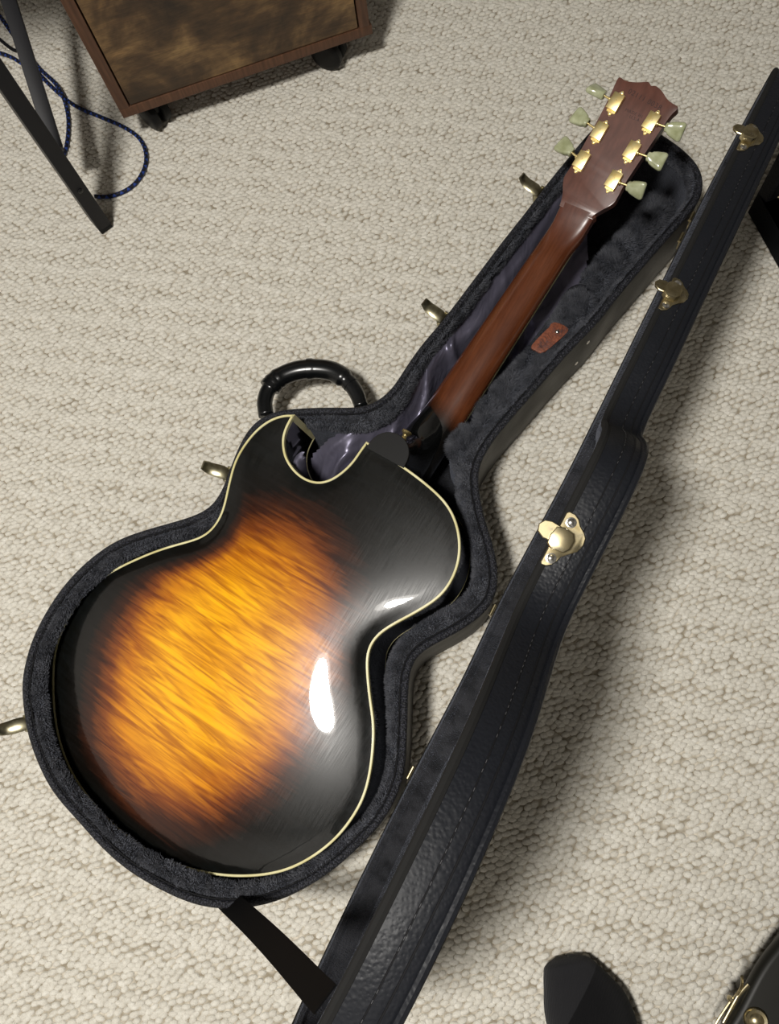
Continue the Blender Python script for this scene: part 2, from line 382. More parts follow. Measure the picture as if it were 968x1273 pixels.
# ------------------------------------------------------------------ setting
RX0, RX1, RY0, RY1, RZ = -1.75, 1.55, -1.35, 2.1, 2.42
def quad(name, pts, m, kind='structure'):
    o = mesh(name, pts, [(0, 1, 2, 3)], m, None, False); o['kind'] = kind; return o
quad('floor', [(RX0, RY0, -.0035), (RX1, RY0, -.0035), (RX1, RY1, -.0035), (RX0, RY1, -.0035)], M['backing'])
quad('ceiling', [(RX0, RY1, RZ), (RX1, RY1, RZ), (RX1, RY0, RZ), (RX0, RY0, RZ)], M['ceiling'])
quad('wall_left', [(RX0, RY0, -.0035), (RX0, RY1, -.0035), (RX0, RY1, RZ), (RX0, RY0, RZ)], M['wall'])
quad('wall_right', [(RX1, RY1, -.0035), (RX1, RY0, -.0035), (RX1, RY0, RZ), (RX1, RY1, RZ)], M['wall'])
quad('wall_back', [(RX0, RY1, -.0035), (RX1, RY1, -.0035), (RX1, RY1, RZ), (RX0, RY1, RZ)], M['wall'])
quad('wall_front', [(RX1, RY0, -.0035), (RX0, RY0, -.0035), (RX0, RY0, RZ), (RX1, RY0, RZ)], M['wall'])
lm = empty('ceiling_lamp', (-.52, -.25, RZ)); tag(lm, 'round flush lamp on the ceiling above the guitar case', 'lamp')
mb = MB(); mb.lathe((0, 0, 0), (0, 0, -1), [(0, .19), (.05, .19), (.055, .185)], 40); mb.build('lamp_base', M['frost'], lm)
mb = MB(); mb.lathe((0, 0, 0), (0, 0, -1), [(.056, .17), (.075, .16), (.085, .12), (.09, .01)], 40); mb.build('diffuser', M['lamp_glow'], lm)

# carpet loops: staggered rows of flattened loops, one mesh (nobody could count them)
def carpet():
    ang = math.radians(13); ca, sa = math.cos(ang), math.sin(ang)
    px_, py_ = .0105, .0061
    x0, x1, y0, y1 = -.98, .72, -.50, 1.42
    ii = np.arange(-210, 210); jj = np.arange(-360, 360)
    I, J = np.meshgrid(ii, jj); I = I.ravel().astype(float); J = J.ravel().astype(float)
    X = (I+.5*(np.abs(J) % 2)+RNG.normal(0, .10, I.shape))*px_
    Y = (J+RNG.normal(0, .10, I.shape))*py_+.0022*np.sin(X*60+J*.9)+.003*(vnoise(X*25+50, J*.21+90, 3)-.5)
    wx = X*ca-Y*sa-.1; wy = X*sa+Y*ca+.45
    k = (wx > x0) & (wx < x1) & (wy > y0) & (wy < y1); wx, wy = wx[k], wy[k]; n = len(wx)
    a = ang+RNG.normal(.12, .20, n); L = RNG.uniform(.0054, .0072, n); B = RNG.uniform(.0035, .0044, n); H = RNG.uniform(.0033, .0041, n)
    zb = -.0042+RNG.uniform(-.0004, .0003, n)
    sg = 8; th = np.arange(sg)*2*math.pi/sg
    ring = [(1.0, 0.0), (.90, .60), (.55, .92)]
    V = []
    for r, h in ring:
        lx = r*np.cos(th)[None]*L[:, None]; ly = r*np.sin(th)[None]*B[:, None]
        V.append(np.stack([wx[:, None]+lx*np.cos(a)[:, None]-ly*np.sin(a)[:, None], wy[:, None]+lx*np.sin(a)[:, None]+ly*np.cos(a)[:, None], np.repeat((zb+h*H)[:, None], sg, 1)], 2))
    V = np.concatenate(V+[np.stack([wx, wy, zb+H], 1)[:, None]], 1)        # n, 3*sg+1, 3
    per = 3*sg+1; F = []
    for q in range(2):
        for i in range(sg):
            j = (i+1) % sg; F += [(q*sg+i, q*sg+j, (q+1)*sg+j), (q*sg+i, (q+1)*sg+j, (q+1)*sg+i)]
    for i in range(sg): F.append((2*sg+i, 2*sg+(i+1) % sg, 3*sg))
    F = np.array(F); F = (F[None]+(np.arange(n)*per)[:, None, None]).reshape(-1, 3)
    me = bpy.data.meshes.new('carpet_pile'); me.vertices.add(n*per); me.vertices.foreach_set('co', V.reshape(-1))
    me.loops.add(len(F)*3); me.loops.foreach_set('vertex_index', F.reshape(-1).astype(np.int32))
    me.polygons.add(len(F)); me.polygons.foreach_set('loop_start', np.arange(0, len(F)*3, 3, dtype=np.int32))
    me.polygons.foreach_set('use_smooth', np.ones(len(F), bool)); me.update(calc_edges=True)
    me.materials.append(M['carpet']); o = bpy.data.objects.new('carpet_pile', me); COL.objects.link(o)
    tag(o, 'cream looped berber carpet covering the whole floor', 'carpet', kind='stuff'); print('carpet loops', n, 'tris', len(F))
carpet()

# ------------------------------------------------------------------ guitar frame (local axes: x = across, y = towards the headstock, z = out of the back)
_T0 = P(165, 1042, .1); _H0 = P(478, 562, .1); GA = _H0-_T0; GA[2] = 0; GA = nrm(GA); GB = np.cross([0, 0, 1], GA)
_p, _r = math.radians(8), math.radians(-4)
GU = GA*math.cos(_p)+np.array([0, 0, 1])*math.sin(_p)
GN = nrm(np.cross(GU, GB*math.cos(_r)+np.array([0, 0, 1])*math.sin(_r))); GN *= np.sign(GN[2])
GX = np.cross(GU, GN)                                     # right-handed: x, y=GU, z=GN
_P0 = (_T0+_H0)/2; _P0[2] = .120
GO = PL((478, 562), _P0, GN)
GM = Matrix([[GX[i], GU[i], GN[i], GO[i]] for i in range(3)]+[[0, 0, 0, 1]])
def g2w(x, y, z): return GO+GX*x+GU*y+GN*z
def w2g(p): d = np.asarray(p)-GO; return np.array([d@GX, d@GU, d@GN])
def gl(px, h=0.0): return w2g(PL(px, GO+GN*h, GN))
left_body = [(365.4, 516), (351.6, 515.7), (335, 522), (318.5, 534.3), (302, 555), (291.2, 575), (285.6, 596), (281, 616), (277.4, 632.6), (269.6, 650), (257.3, 663.5), (243.6, 670), (219, 676.7), (200, 682.5), (175.6, 692), (140.5, 709), (112.4, 730), (91.3, 756), (75.5, 786), (67.4, 814), (65.5, 846), (66.7, 881), (72, 916), (84, 951), (102, 982), (132, 1018), (168.6, 1049), (208, 1071), (252, 1085), (297.5, 1090), (342, 1086), (377, 1073), (411.5, 1049), (436, 1021), (453.6, 989), (462.6, 949), (465.5, 905), (463, 883), (460, 862), (458, 840), (456.9, 821.7), (460, 803), (471, 789), (487, 778), (519, 760.8), (547.4, 741.8), (563, 720), (571, 697), (572.2, 671.6), (566, 644.7), (551.6, 621), (522.6, 595.3), (498, 577.6), (477.6, 563.7), (455.4, 549.3)]
cut_body = [(455.4, 549.3), (447, 561), (437.8, 574), (426.4, 585.5), (411.6, 595.5), (396.7, 599.3), (381.8, 596), (368.8, 587), (358.6, 573.5), (353.9, 560), (353.2, 545.3), (356.5, 533), (361.2, 523.5), (365.4, 516)]
bl = np.array([gl(q)[:2] for q in left_body]); bc = np.array([gl(q)[:2] for q in cut_body])
sl = resample(gsmooth(resample(catmull(bl, False, 8), 500, False), 3, False), 330, False); sl[0] = bl[0]; sl[-1] = bl[-1]
scv = resample(gsmooth(resample(catmull(bc, False, 8), 200, False), 3, False), 80, False); scv[0] = bl[-1]; scv[-1] = bl[0]
BODY = np.vstack([sl[:-1], scv[:-1]])            # closed, local x,y
GD = .086
def offset_poly(poly, d): return poly+inward(poly)*(d if np.isscalar(d) else d[:, None])

guitar = empty('electric_guitar', None, GM)
tag(guitar, 'sunburst hollow body guitar lying face down in the open case', 'guitar')

# back plate with a smooth arch (membrane solved on a grid)
def membrane(poly, h=.004):
    lo = poly.min(0)-h; nx, ny = (np.ceil((poly.max(0)+h-lo)/h)).astype(int)+2
    gx, gy = np.meshgrid(lo[0]+np.arange(nx)*h, lo[1]+np.arange(ny)*h, indexing='ij')
    ins = inside(np.stack([gx.ravel(), gy.ravel()], 1), poly).reshape(gx.shape); u = np.zeros(gx.shape)
    for it in range(2600):
        a = .25*(np.roll(u, 1, 0)+np.roll(u, -1, 0)+np.roll(u, 1, 1)+np.roll(u, -1, 1)+1); u = np.where(ins, a, 0)
    u /= u.max()
    def f(p):
        q = (p-lo)/h; i = np.clip(q.astype(int), 0, [nx-2, ny-2]); t_ = q-i; x, y = i[:, 0], i[:, 1]; a, b = t_[:, 0], t_[:, 1]
        return (u[x, y]*(1-a)+u[x+1, y]*a)*(1-b)+(u[x, y+1]*(1-a)+u[x+1, y+1]*a)*b
    return f
MEM = membrane(BODY)
inner = offset_poly(BODY, .0012)
bv, bf, bd = plate(inner, .0055)
ARCH = .019
mu = MEM(bv); hz = ARCH*np.clip(mu, 0, 1)**.85*sstep(-.004, .012, bd)*(1-.45*sstep(-.24, -.06, bv[:, 1]))
# colour field of the sunburst finish: amber centre in the lower bout, black rim and upper bout
ctr = gl((270, 838))[:2]; rel = bv-ctr
wob = (vnoise(bv[:, 0]*22+9, bv[:, 1]*22+9, 5)-.5)
rr = np.sqrt((rel[:, 0]/.166)**2+(np.where(rel[:, 1] > 0, rel[:, 1]/.245, rel[:, 1]/.204))**2)
burst = np.minimum(1.10*(1.12-rr)/.52*.62, bd/.056-.12+.1*wob)
burst = np.clip(burst+.05*wob, 0, 1)
ob = mesh('back_plate', np.column_stack([bv, hz+.0004]), bf, M['back'], guitar, True, uv=bv)
atn = ob.data.attributes.new('burst', 'FLOAT', 'POINT'); atn.data.foreach_set('value', burst.astype(np.float32))
mesh('top_plate', np.column_stack([bv, -GD-.8*hz]), [q[::-1] for q in bf], M['black_lacquer'], guitar)
n = len(BODY)
mb = MB(); mb.loft([[(x, y, z) for x, y in BODY] for z in (-.004, -.03, -.06, -GD+.003)], caps=False); mb.build('body_side', M['black_lacquer'], guitar)
def binding(name, z0, z1, w):
    o_, i_ = offset_poly(BODY, -.0003), offset_poly(BODY, w)
    zt, zb = max(z0, z1), min(z0, z1)
    mb = MB(); mb.loft([[(*a, zb) for a in o_], [(*a, zt-.0006) for a in o_], [(*a, zt) for a in offset_poly(BODY, .0004)], [(*a, zt) for a in offset_poly(BODY, w-.0004)], [(*a, zt-.001) for a in i_], [(*a, zb) for a in i_]], caps=False, loop=True)
    return mb.build(name, M['binding'], guitar)
binding('binding', .0014, -.0050, .0026)
binding('binding', -GD-.001, -GD+.0018, .0020)
# cream strip down the sharp cutaway point
tip = BODY[0]; e1 = nrm(sl[4]-tip); e2 = nrm(scv[-5]-tip); out_ = -nrm(e1+e2)
mb = MB(); pr = [tip+out_*.0012, tip+e1*.0062-0*out_, tip+e1*.006-out_*.002, tip+e2*.006-out_*.002, tip+e2*.0068]
mb.loft([[(*a, z) for a in pr] for z in (.0004, -.02, -.06, -GD)]); mb.build('horn_binding', M['binding'], guitar, smooth=False)

# neck
c1 = gl((556, 506), -.086); c2 = gl((696, 302), -.085)
def ncen(y): return c1[0]+(y-c1[1])*(c2[0]-c1[0])/(c2[1]-c1[1])
UN = .352                                        # the nut
def nfb(y): return -.107+(y-.0)*.058             # fingerboard plane (faces down)
def nhw(y): return np.interp(y, [0, .05, UN, .40], [.0290, .0284, .0218, .0225])
def nback(y): return nfb(y)+np.interp(y, [0, .06, .10, UN-.05, UN, UN+.02, .42], [.034, .0262, .0238, .0215, .0215, .0205, .006])
def dsec(y, w, zb, zt, ex=2.3, m=14):
    pts = []
    for k in range(m+1):
        a = math.pi*k/m; c_, s_ = math.cos(a), math.sin(a)
        pts.append((ncen(y)+w*np.sign(c_)*abs(c_)**(2/ex), y, zb+(zt-zb)*abs(s_)**(2/ex)))
    return pts
ys = np.linspace(-.01, .415, 60)
HPZ = lambda y: -.0685+(y-UN)*math.tan(math.radians(17))
def neck_section(y, m=20):
    q = float(sstep(UN-.030, UN+.034, y)); ex = 2.15+5*q*q
    zt = nback(y)*(1-q)+(HPZ(y)+.00025)*q if q > 0 else nback(y)
    zb = (nfb(y)+.0062)*(1-q)+(HPZ(y)-.0145)*q
    wl, wr = nhw(y), nhw(y)
    if y > UN-.012:
        k = float(sstep(UN-.012, UN+.020, y)); wl = wl*(1-k)+k*(ncen(y)-np.interp(y, LY, LX)); wr = wr*(1-k)+k*(np.interp(y, RY_, RX_)-ncen(y))
    pts = []
    for k in range(m+1):
        a = math.pi*k/m; c_, s_ = math.cos(a), math.sin(a)
        pts.append((ncen(y)+(wr if c_ > 0 else wl)*np.sign(c_)*abs(c_)**(2/ex), y, zb+(zt-zb)*abs(s_)**(2/ex)))
    return pts
ys = np.concatenate([np.linspace(-.01, UN-.035, 38), np.linspace(UN-.032, UN+.040, 36)])
# fingerboard with its cream edge
mb = MB(); mb.loft([[(ncen(y)+s*nhw(y), y, nfb(y)+h) for s, h in ((-.99, .0062), (.99, .0062), (.99, 0.0), (-.99, 0.0))] for y in np.linspace(-.13, UN, 20)])
fb = mb.build('fingerboard', M['black_lacquer'], guitar, smooth=False)
for s in (-1, 1):
    mb = MB(); mb.loft([[(ncen(y)+s*(nhw(y)-.0004)+a, y, nfb(y)+.0030+b) for a, b in ((-.0009, -.0026), (.0003, -.0026), (.0003, .0008), (-.0009, .0008))] for y in np.linspace(.078, UN, 30)])
    mb.build('fingerboard_binding', M['binding'], fb, smooth=False)
mb = MB(); mb.box((ncen(UN), UN+.0025, nfb(UN)+.002), (1, 0, 0), (0, 1, 0), (0, 0, 1), .043, .005, .009, .0006); mb.build('nut', M['binding'], fb)
# heel: horizontal slices that grow towards the neck
def hslice(z, reach, w, back=.010, m=16):
    cx = ncen(.0)
    pts = [(cx+w, -back, z)]
    for k in range(m+1):
        a = math.pi*k/m; pts.append((cx+w*math.cos(a), -.004+(reach+.004)*abs(math.sin(a))**.85, z))
    pts.append((cx-w, -back, z)); return pts
ss = [(-.0025, .023, .0245), (-.010, .0245, .0248), (-.025, .027, .0250), (-.040, .032, .0255), (-.055, .040, .0262), (-.066, .052, .0270), (-.075, .072, .0275), (-.081, .098, .0272), (-.086, .112, .0268)]
mb = MB(); mb.loft([hslice(*q) for q in ss]); mb.build('neck_heel', M['black_lacquer'], guitar, sharp=60)
mb = MB(); mb.loft([hslice(-.003, .0255, .026, .006), hslice(.0012, .0258, .0263, .006), hslice(.0022, .0250, .0255, .006)]); mb.build('heel_cap', M['rubber'], guitar, sharp=30)
sb_ = gl((498, 551), -.028); ax_ = nrm(gl((505, 538.5), -.028)-sb_)
mb = MB(); mb.lathe(sb_+ax_*.001, ax_, [(0, .0045), (.003, .0058), (.0045, .0045), (.007, .0028), (.010, .0030), (.0125, .0058), (.0140, .0066), (.0155, .006), (.016, .002)], 24); mb.build('strap_button', M['gold'], guitar)

# headstock: plane tilted back from the neck
HS = math.radians(17); HO = np.array([ncen(UN), UN, -.0685]); HY = np.array([0, math.cos(HS), math.sin(HS)]); HZ = np.array([0, -math.sin(HS), math.cos(HS)]); HX = np.array([1., 0, 0])
_HZw = GX*HZ[0]+GU*HZ[1]+GN*HZ[2]; _HOw = g2w(*HO)
def hl(px, up=0.0): return w2g(PL(px, _HOw+_HZw*up, _HZw))       # pixel -> guitar-local point on the headstock's back
hs_px = [(677, 287), (688, 270), (695.6, 255), (699, 242), (699.5, 229), (701.7, 218.8), (712, 203), (739.7, 154.4), (756, 123), (765, 103), (768.8, 96.6), (771.5, 96.6), (776, 99.6), (782.6, 101.6), (792.6, 102.3), (804, 101.6), (807, 103.2), (809.3, 106.8), (812, 106.6), (815.7, 107.3), (822.3, 113), (829, 123), (835, 128), (842, 132.5), (841.3, 136), (834, 143), (822, 160), (779.3, 224), (768, 244), (762, 253), (750, 260), (737, 268), (726, 280), (712, 312), (694, 304)]
hp = np.array([hl(q) for q in hs_px])
_l = [hl(q) for q in ((677, 291), (688, 270), (695.6, 255), (699, 242), (699.5, 229), (701.7, 219))]; _r_ = [hl(q) for q in ((716, 308), (727, 288), (738, 270), (750, 260), (762, 253), (768, 244), (779, 224))]
LY, LX = [p[1] for p in _l], [p[0] for p in _l]; RY_, RX_ = [p[1] for p in _r_], [p[0] for p in _r_]
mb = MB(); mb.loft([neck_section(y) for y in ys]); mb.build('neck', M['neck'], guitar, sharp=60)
ycut = UN+.034
hp = np.array([p for p in hp if p[1] > ycut])
hp = np.vstack([[(np.interp(ycut, LY, LX), ycut, HPZ(ycut))], hp, [(np.interp(ycut, RY_, RX_), ycut, HPZ(ycut))], hp[:1]])
hp2 = catmull(hp[:-1], False, 4); hp2 = np.vstack([hp2])
mb = MB(); mb.prism([p-HZ*.0145 for p in hp2], HZ*.0145, .0022, 2); head = mb.build('headstock', M['headstock'], guitar, sharp=35)
# pressed-in serial number and origin line
def hsframe(px): return hl(px)
def stamp(text, px0, px1, size, depth=.0003):
    a, b = hl(px0), hl(px1); dx = nrm(b-a); dz = HZ; dy = np.cross(dz, dx)
    cu = bpy.data.curves.new('stamp', 'FONT'); cu.body = text; cu.size = size; cu.extrude = .00025; cu.align_x = 'CENTER'; cu.align_y = 'CENTER'; cu.space_character = 1.15
    cu.offset = -.00005
    tmp = bpy.data.objects.new('tmp', cu); COL.objects.link(tmp)
    dg = bpy.context.evaluated_depsgraph_get(); me = bpy.data.meshes.new_from_object(tmp.evaluated_get(dg))
    bpy.data.objects.remove(tmp); me.materials.append(M['stampmat'])
    o = bpy.data.objects.new('serial_stamp', me); COL.objects.link(o); o.parent = head
    c_ = (a+b)/2+HZ*.0001; o.matrix_local = Matrix([[dx[i], dy[i], dz[i], c_[i]] for i in range(3)]+[[0, 0, 0, 1]])
M['stampmat'] = mat('pressed_letters', (.030, .010, .009), .35, Coat_Weight=.5)
stamp('02111 0038', (784.5, 115), (818, 133), .0085)
stamp('MADE IN', (778.5, 137), (797, 145), .0052)
stamp('U.S.A.', (779, 143.5), (799, 152), .0052)

# tuners
dirL = nrm(hl((743, 113))-hl((765, 128)))
tun = [((765.3, 129), (742, 113.5), -1), ((745.5, 165), (722, 147.5), -1), ((723.3, 201), (703, 183.5), -1), ((809.5, 153), (838, 161.5), 1), ((785.5, 189), (815, 198.5), 1), ((763, 225.5), (790, 234.5), 1)]
axu = nrm(hl((776, 110.5))-hl((735, 178)))        # along the column of tuners
HXX = nrm(np.cross(axu, HZ))
for i, (hc, bc_, side) in enumerate(tun):
    c_ = hl(hc); 
    # base plate with pointed, scalloped screw tabs
    prof = [(-.0066, -.0085), (-.0066, .0085), (-.0058, .0118), (-.0030, .0122), (-.0015, .0150), (0.0, .0160), (.0015, .0150), (.0030, .0122), (.0058, .0118), (.0066, .0085), (.0066, -.0085), (.0058, -.0118), (.0030, -.0122), (.0015, -.0150), (0, -.0160), (-.0015, -.0150), (-.0030, -.0122), (-.0058, -.0118)]
    mb = MB(); mb.prism([c_+HXX*a+axu*b+HZ*.0002 for a, b in prof], HZ*.0014, .0004, 1)
    mb.box(c_+HZ*.0048, HXX, axu, HZ, .0142, .0200, .0064, .0004)
    for s in (-1, 1): mb.lathe(c_+axu*s*.0130+HZ*.0014, HZ, [(0, .0016), (.0008, .0015), (.0012, .0006)], 10)
    mb.lathe(c_+HZ*.0081+axu*.0015, HZ, [(0, .0011), (.0003, .0008)], 8)
    hs = mb.build('tuner_housing', M['gold'], guitar, sharp=35)
    # button on a shaft, keystone/tulip outline, each turned a little
    kpos = hl(bc_, .004); d = kpos-(c_+HZ*.004); Ld = np.linalg.norm(d); d = d/Ld
    mb = MB(); mb.tube([c_+HZ*.004+d*.006, c_+HZ*.004+d*(Ld-.004)], .0014, 10); mb.lathe(c_+HZ*.004+d*(.0075), d, [(0, .0030), (.0012, .0030), (.002, .0018)], 14); mb.build('tuner_shaft', M['gold'], hs)
    rot_ = [.85, .15, .2, .35, .0, .7][i]
    e_ = nrm(np.cross(HZ, d)); pw = e_*math.cos(rot_)+HZ*math.sin(rot_); pt = np.cross(d, pw)
    ctr_ = kpos; rings = []
    for s_, w_, t_ in ((-.0105, .0040, .0036), (-.0095, .0048, .0042), (-.0070, .0049, .0042), (-.0055, .0066, .0038), (-.001, .0080, .0036), (.0050, .0094, .0034), (.0080, .0098, .0032), (.0100, .0090, .0026), (.0108, .0076, .0016)):
        rings.append([ctr_+d*s_*1.05+pw*w_*1.12*np.sign(math.cos(a))*abs(math.cos(a))**.6+pt*t_*1.25*np.sign(math.sin(a))*abs(math.sin(a))**.6 for a in np.linspace(0, 2*math.pi, 20, endpoint=False)])
    mb = MB(); mb.loft(rings); mb.build('tuner_button', M['button'], guitar, sharp=50)

# ------------------------------------------------------------------ guitar case
ZR = .115
RIM = [(684,222.7),(707.8,193.9),(731.5,165),(748,150),(770,143),(795,150),(823,166.7),(843.3,180.3),(860.3,195.5),(870.4,209),(874.5,226),(870.4,244.7),(860,260),
(820,306),(773.5,360),(744.6,397),(703,440.6),(662,488),(620.7,535.6),(600,566),(593,586),(594,605),(597,625),(601,642),(611.5,675.7),(617.7,704.6),(616.9,733.6),(607.4,754),(580.5,777),(543.3,797.6),(518.5,812),(508,832.7),(506,861.7),(504.5,911),(502.5,950),(499,972),(488,998),(471,1026),(446,1051),(417,1078),(378,1104),(337,1122),(297.5,1129),(257.8,1128),(218,1115.5),(163.6,1085.8),(128,1056),(99,1023.8),(64.5,984),(44.6,944.5),(32,904.8),(26.3,852.9),(29.9,828),(38.6,796.7),(56,761.6),(77,730),(105,700),(140.5,673.8),(175.6,660),(210.7,650),(245.9,639),(265,627),(278,604),(286.8,579),(296,556),(306,537),(323,519),(351.6,509),(405,506),(446.6,506),(471.4,497),(490,479),(504.5,455.8),(525,426.9),(550,398),(585,352),(622.6,302),(655,261)]
NR = 520
rim = np.array([P(*q, ZR)[:2] for q in RIM]); rim = resample(catmull(rim, True, 8), NR); rim = gsmooth(rim, 2.2)
rin = inward(rim)
# room for the plush lining: up to 34 mm, less where the guitar's edge is near
gb = np.array([g2w(x, y, 0)[:2] for x, y in BODY]); gt = np.array([g2w(x, y, -GD)[:2] for x, y in BODY])
dmin = np.minimum(dist_poly(rim, gb), dist_poly(rim, gt))
DW = np.clip(dmin-.004, .008, .031); neckpart = dmin > .075; DW[neckpart] = .013
DW = gsmooth(DW, 7)
_rl = np.array([w2g((*p, ZR)) for p in rim])
OVER = gsmooth(sstep(.10, -.02, -(-_rl[:, 0]))*0+sstep(-.15, -.04, -_rl[:, 0])*sstep(.20, .32, -_rl[:, 1]), 5)*.0115
def off(d): return rim+rin*(d if np.isscalar(d) else d[:, None])
CB = np.array([*P(400, 700, 0)[:2], 0.0])       # base point of the case
case = empty('guitar_case', CB); tag(case, 'open black hardshell guitar case with plush lining holding the guitar', 'guitar case')
def ringz(o2, z): return [(x, y, z) for x, y in o2]
mb = MB(); mb.loft([ringz(off(.006), .0), ringz(off(.002), .001), ringz(off(.0), .005), ringz(off(0), .03), ringz(off(0), .07), ringz(off(.0), ZR-.008), ringz(off(.004), ZR-.006), ringz(off(.008), ZR-.006)], caps=False)
v2, f2, _ = plate(off(.006), .05); mb.add([(x, y, 0.0) for x, y in v2], [q[::-1] for q in f2])
mb.build('case_shell', M['vinyl_base'], case, CB)
mb = MB(); mb.tube(ringz(off(.0035), ZR-.0045), .0045, 10, True, flat=1.0, up=(0, 0, 1)); mb.build('rim_piping', M['piping'], case, CB)
# thin seam line just inside the piping
mb = MB(); mb.tube(ringz(off(.0085), ZR-.003), .0011, 6, True, up=(0, 0, 1)); mb.build('rim_seam', M['groove'], case, CB)
# plush ring
rings = []
prof = [(0, -.004), (.12, .000), (.35, .0015), (.6, .0005), (.8, -.003), (.93, -.009), (1.0, -.018), (1.02, -.035), (1.03, -.060), (1.03, -.085), (1.05, -.103)]
s_arc = np.arange(NR)
for k_, (a, dz) in enumerate(prof):
    dd = .0085+(DW+OVER*(dz > -.012)-.0085)*a; dd = dd+(.0012*(vnoise(s_arc*.35, np.full(NR, k_*1.7), 2)-.5) if k_ > 1 else 0)
    p = off(dd); z = ZR-.004+dz+.002*(vnoise(s_arc*.22, np.full(NR, k_*.9+5), 8)-.5)*(k_ > 0)
    rings.append([(p[i, 0], p[i, 1], z[i]) for i in range(NR)])
mb = MB(); mb.loft(rings, caps=False); lining = mb.build('plush_lining', M['plush'], case, CB)
lin_v = np.array([r for r in rings])            # for the pile
v2, f2, _ = plate(resample(off(DW*1.02), 260), .012); zz = .006+.004*vnoise(v2[:, 0]*50+70, v2[:, 1]*50+70, 4)
mesh('case_floor_lining', np.column_stack([v2, zz])-CB, f2, M['plush'], case)

# pads (poly in px at height z1) : rounded top, slightly lumpy
def pad(name, px, z0, z1, rd, m, parent, lump=.004, step=.005, sm=3):
    poly = np.array([P(*q, z1)[:2] for q in px]); poly = gsmooth(resample(catmull(poly, True, 6), 160), sm)
    v, f, d = plate(poly, step)
    z = z1-rd*(1-np.sqrt(np.clip(1-(1-np.clip(d/rd, 0, 1))**2, 0, 1)))+lump*(vnoise(v[:, 0]*55+31, v[:, 1]*55+31, 6)-.5)*sstep(0, rd, d)
    mb = MB(); mb.add(np.column_stack([v, z]), f)
    nn = len(poly); mb.loft([[(x, y, z0) for x, y in poly], [(x, y, z1-rd) for x, y in poly]], caps=False)
    o = mb.build(name, m, parent, CB, sharp=None)
    return o, np.column_stack([v, z]), f
lid_px = [(590, 514), (603, 493), (627, 466), (664, 425), (690, 390), (703, 368), (716, 358), (731, 361), (742, 372), (735, 388), (700, 430), (655, 482), (620, 524), (606, 538), (596, 534)]
acc, acc_v, acc_f = pad('accessory_compartment', lid_px, .012, .104, .010, M['plush'], case, .006)
cr_px = [(557, 556), (566, 538), (585, 524), (598, 534), (607, 545), (600, 560), (590, 572), (587, 592), (588, 612), (578, 600), (566, 580)]
cra, cra_v, cra_f = pad('neck_cradle', cr_px, .012, .103, .010, M['plush'], case, .006)
nk_px = [(722, 345), (745, 316), (790, 262), (815, 232), (838, 238), (842, 252), (800, 302), (762, 350), (745, 366), (728, 356)]
npd, npd_v, npd_f = pad('headstock_padding', nk_px, .012, .048, .014, M['plush'], case, .008)
# braided edge of the compartment lid
e = resample(catmull([P(*q, .066) for q in [(592, 512), (603, 493), (627, 466), (664, 425), (690, 390), (704, 366), (716, 357), (728, 358)]], False, 8), 80, False)
mb = MB(); mb.tube(e, .0035, 8); mb.build('compartment_piping', M['piping'], acc, None)
# objects parented to acc use acc's own frame (same base)
case_piping = bpy.data.objects['compartment_piping']; case_piping.data.transform(Matrix.Translation(Vector(-CB)))
# leather pull tab with rivet and pressed letters
tb_px = [(660, 431.5), (665, 437), (671.5, 440), (679.5, 436.5), (692, 426), (702, 417), (706, 411.5), (703, 407.5), (697, 404), (689, 402), (684, 404), (682, 408), (672, 418)]
tabz = .1075
tp = resample(catmull([P(*q, tabz) for q in tb_px], True, 5), 60)
mb = MB(); mb.prism(tp[::-1] if True else tp, (0, 0, .003), .0007, 2); tb = mb.build('leather_tab', M['leather'], acc, CB, sharp=40); tb['label'] = 'brown leather pull tab'
mb = MB(); mb.lathe(P(692.5, 412.5, tabz+.003), (0, 0, 1), [(0, .0028), (.0008, .0027), (.0017, .0018), (.002, .0004)], 16); mb.build('rivet', M['rivet'], tb, CB)
mb = MB()
for q0, q1 in (((673, 422), (679, 429)), ((677, 418.5), (680, 422)), ((680.5, 415), (686, 422)), ((668.5, 427), (673, 432.5))):
    a, b = P(*q0, tabz+.0031), P(*q1, tabz+.0031); mb.tube([a, b], .0005, 6)
M['tab_letters'] = mat('pressed_leather', (.085, .030, .016), .6)
mb.build('pressed_letters', M['tab_letters'], tb, CB)

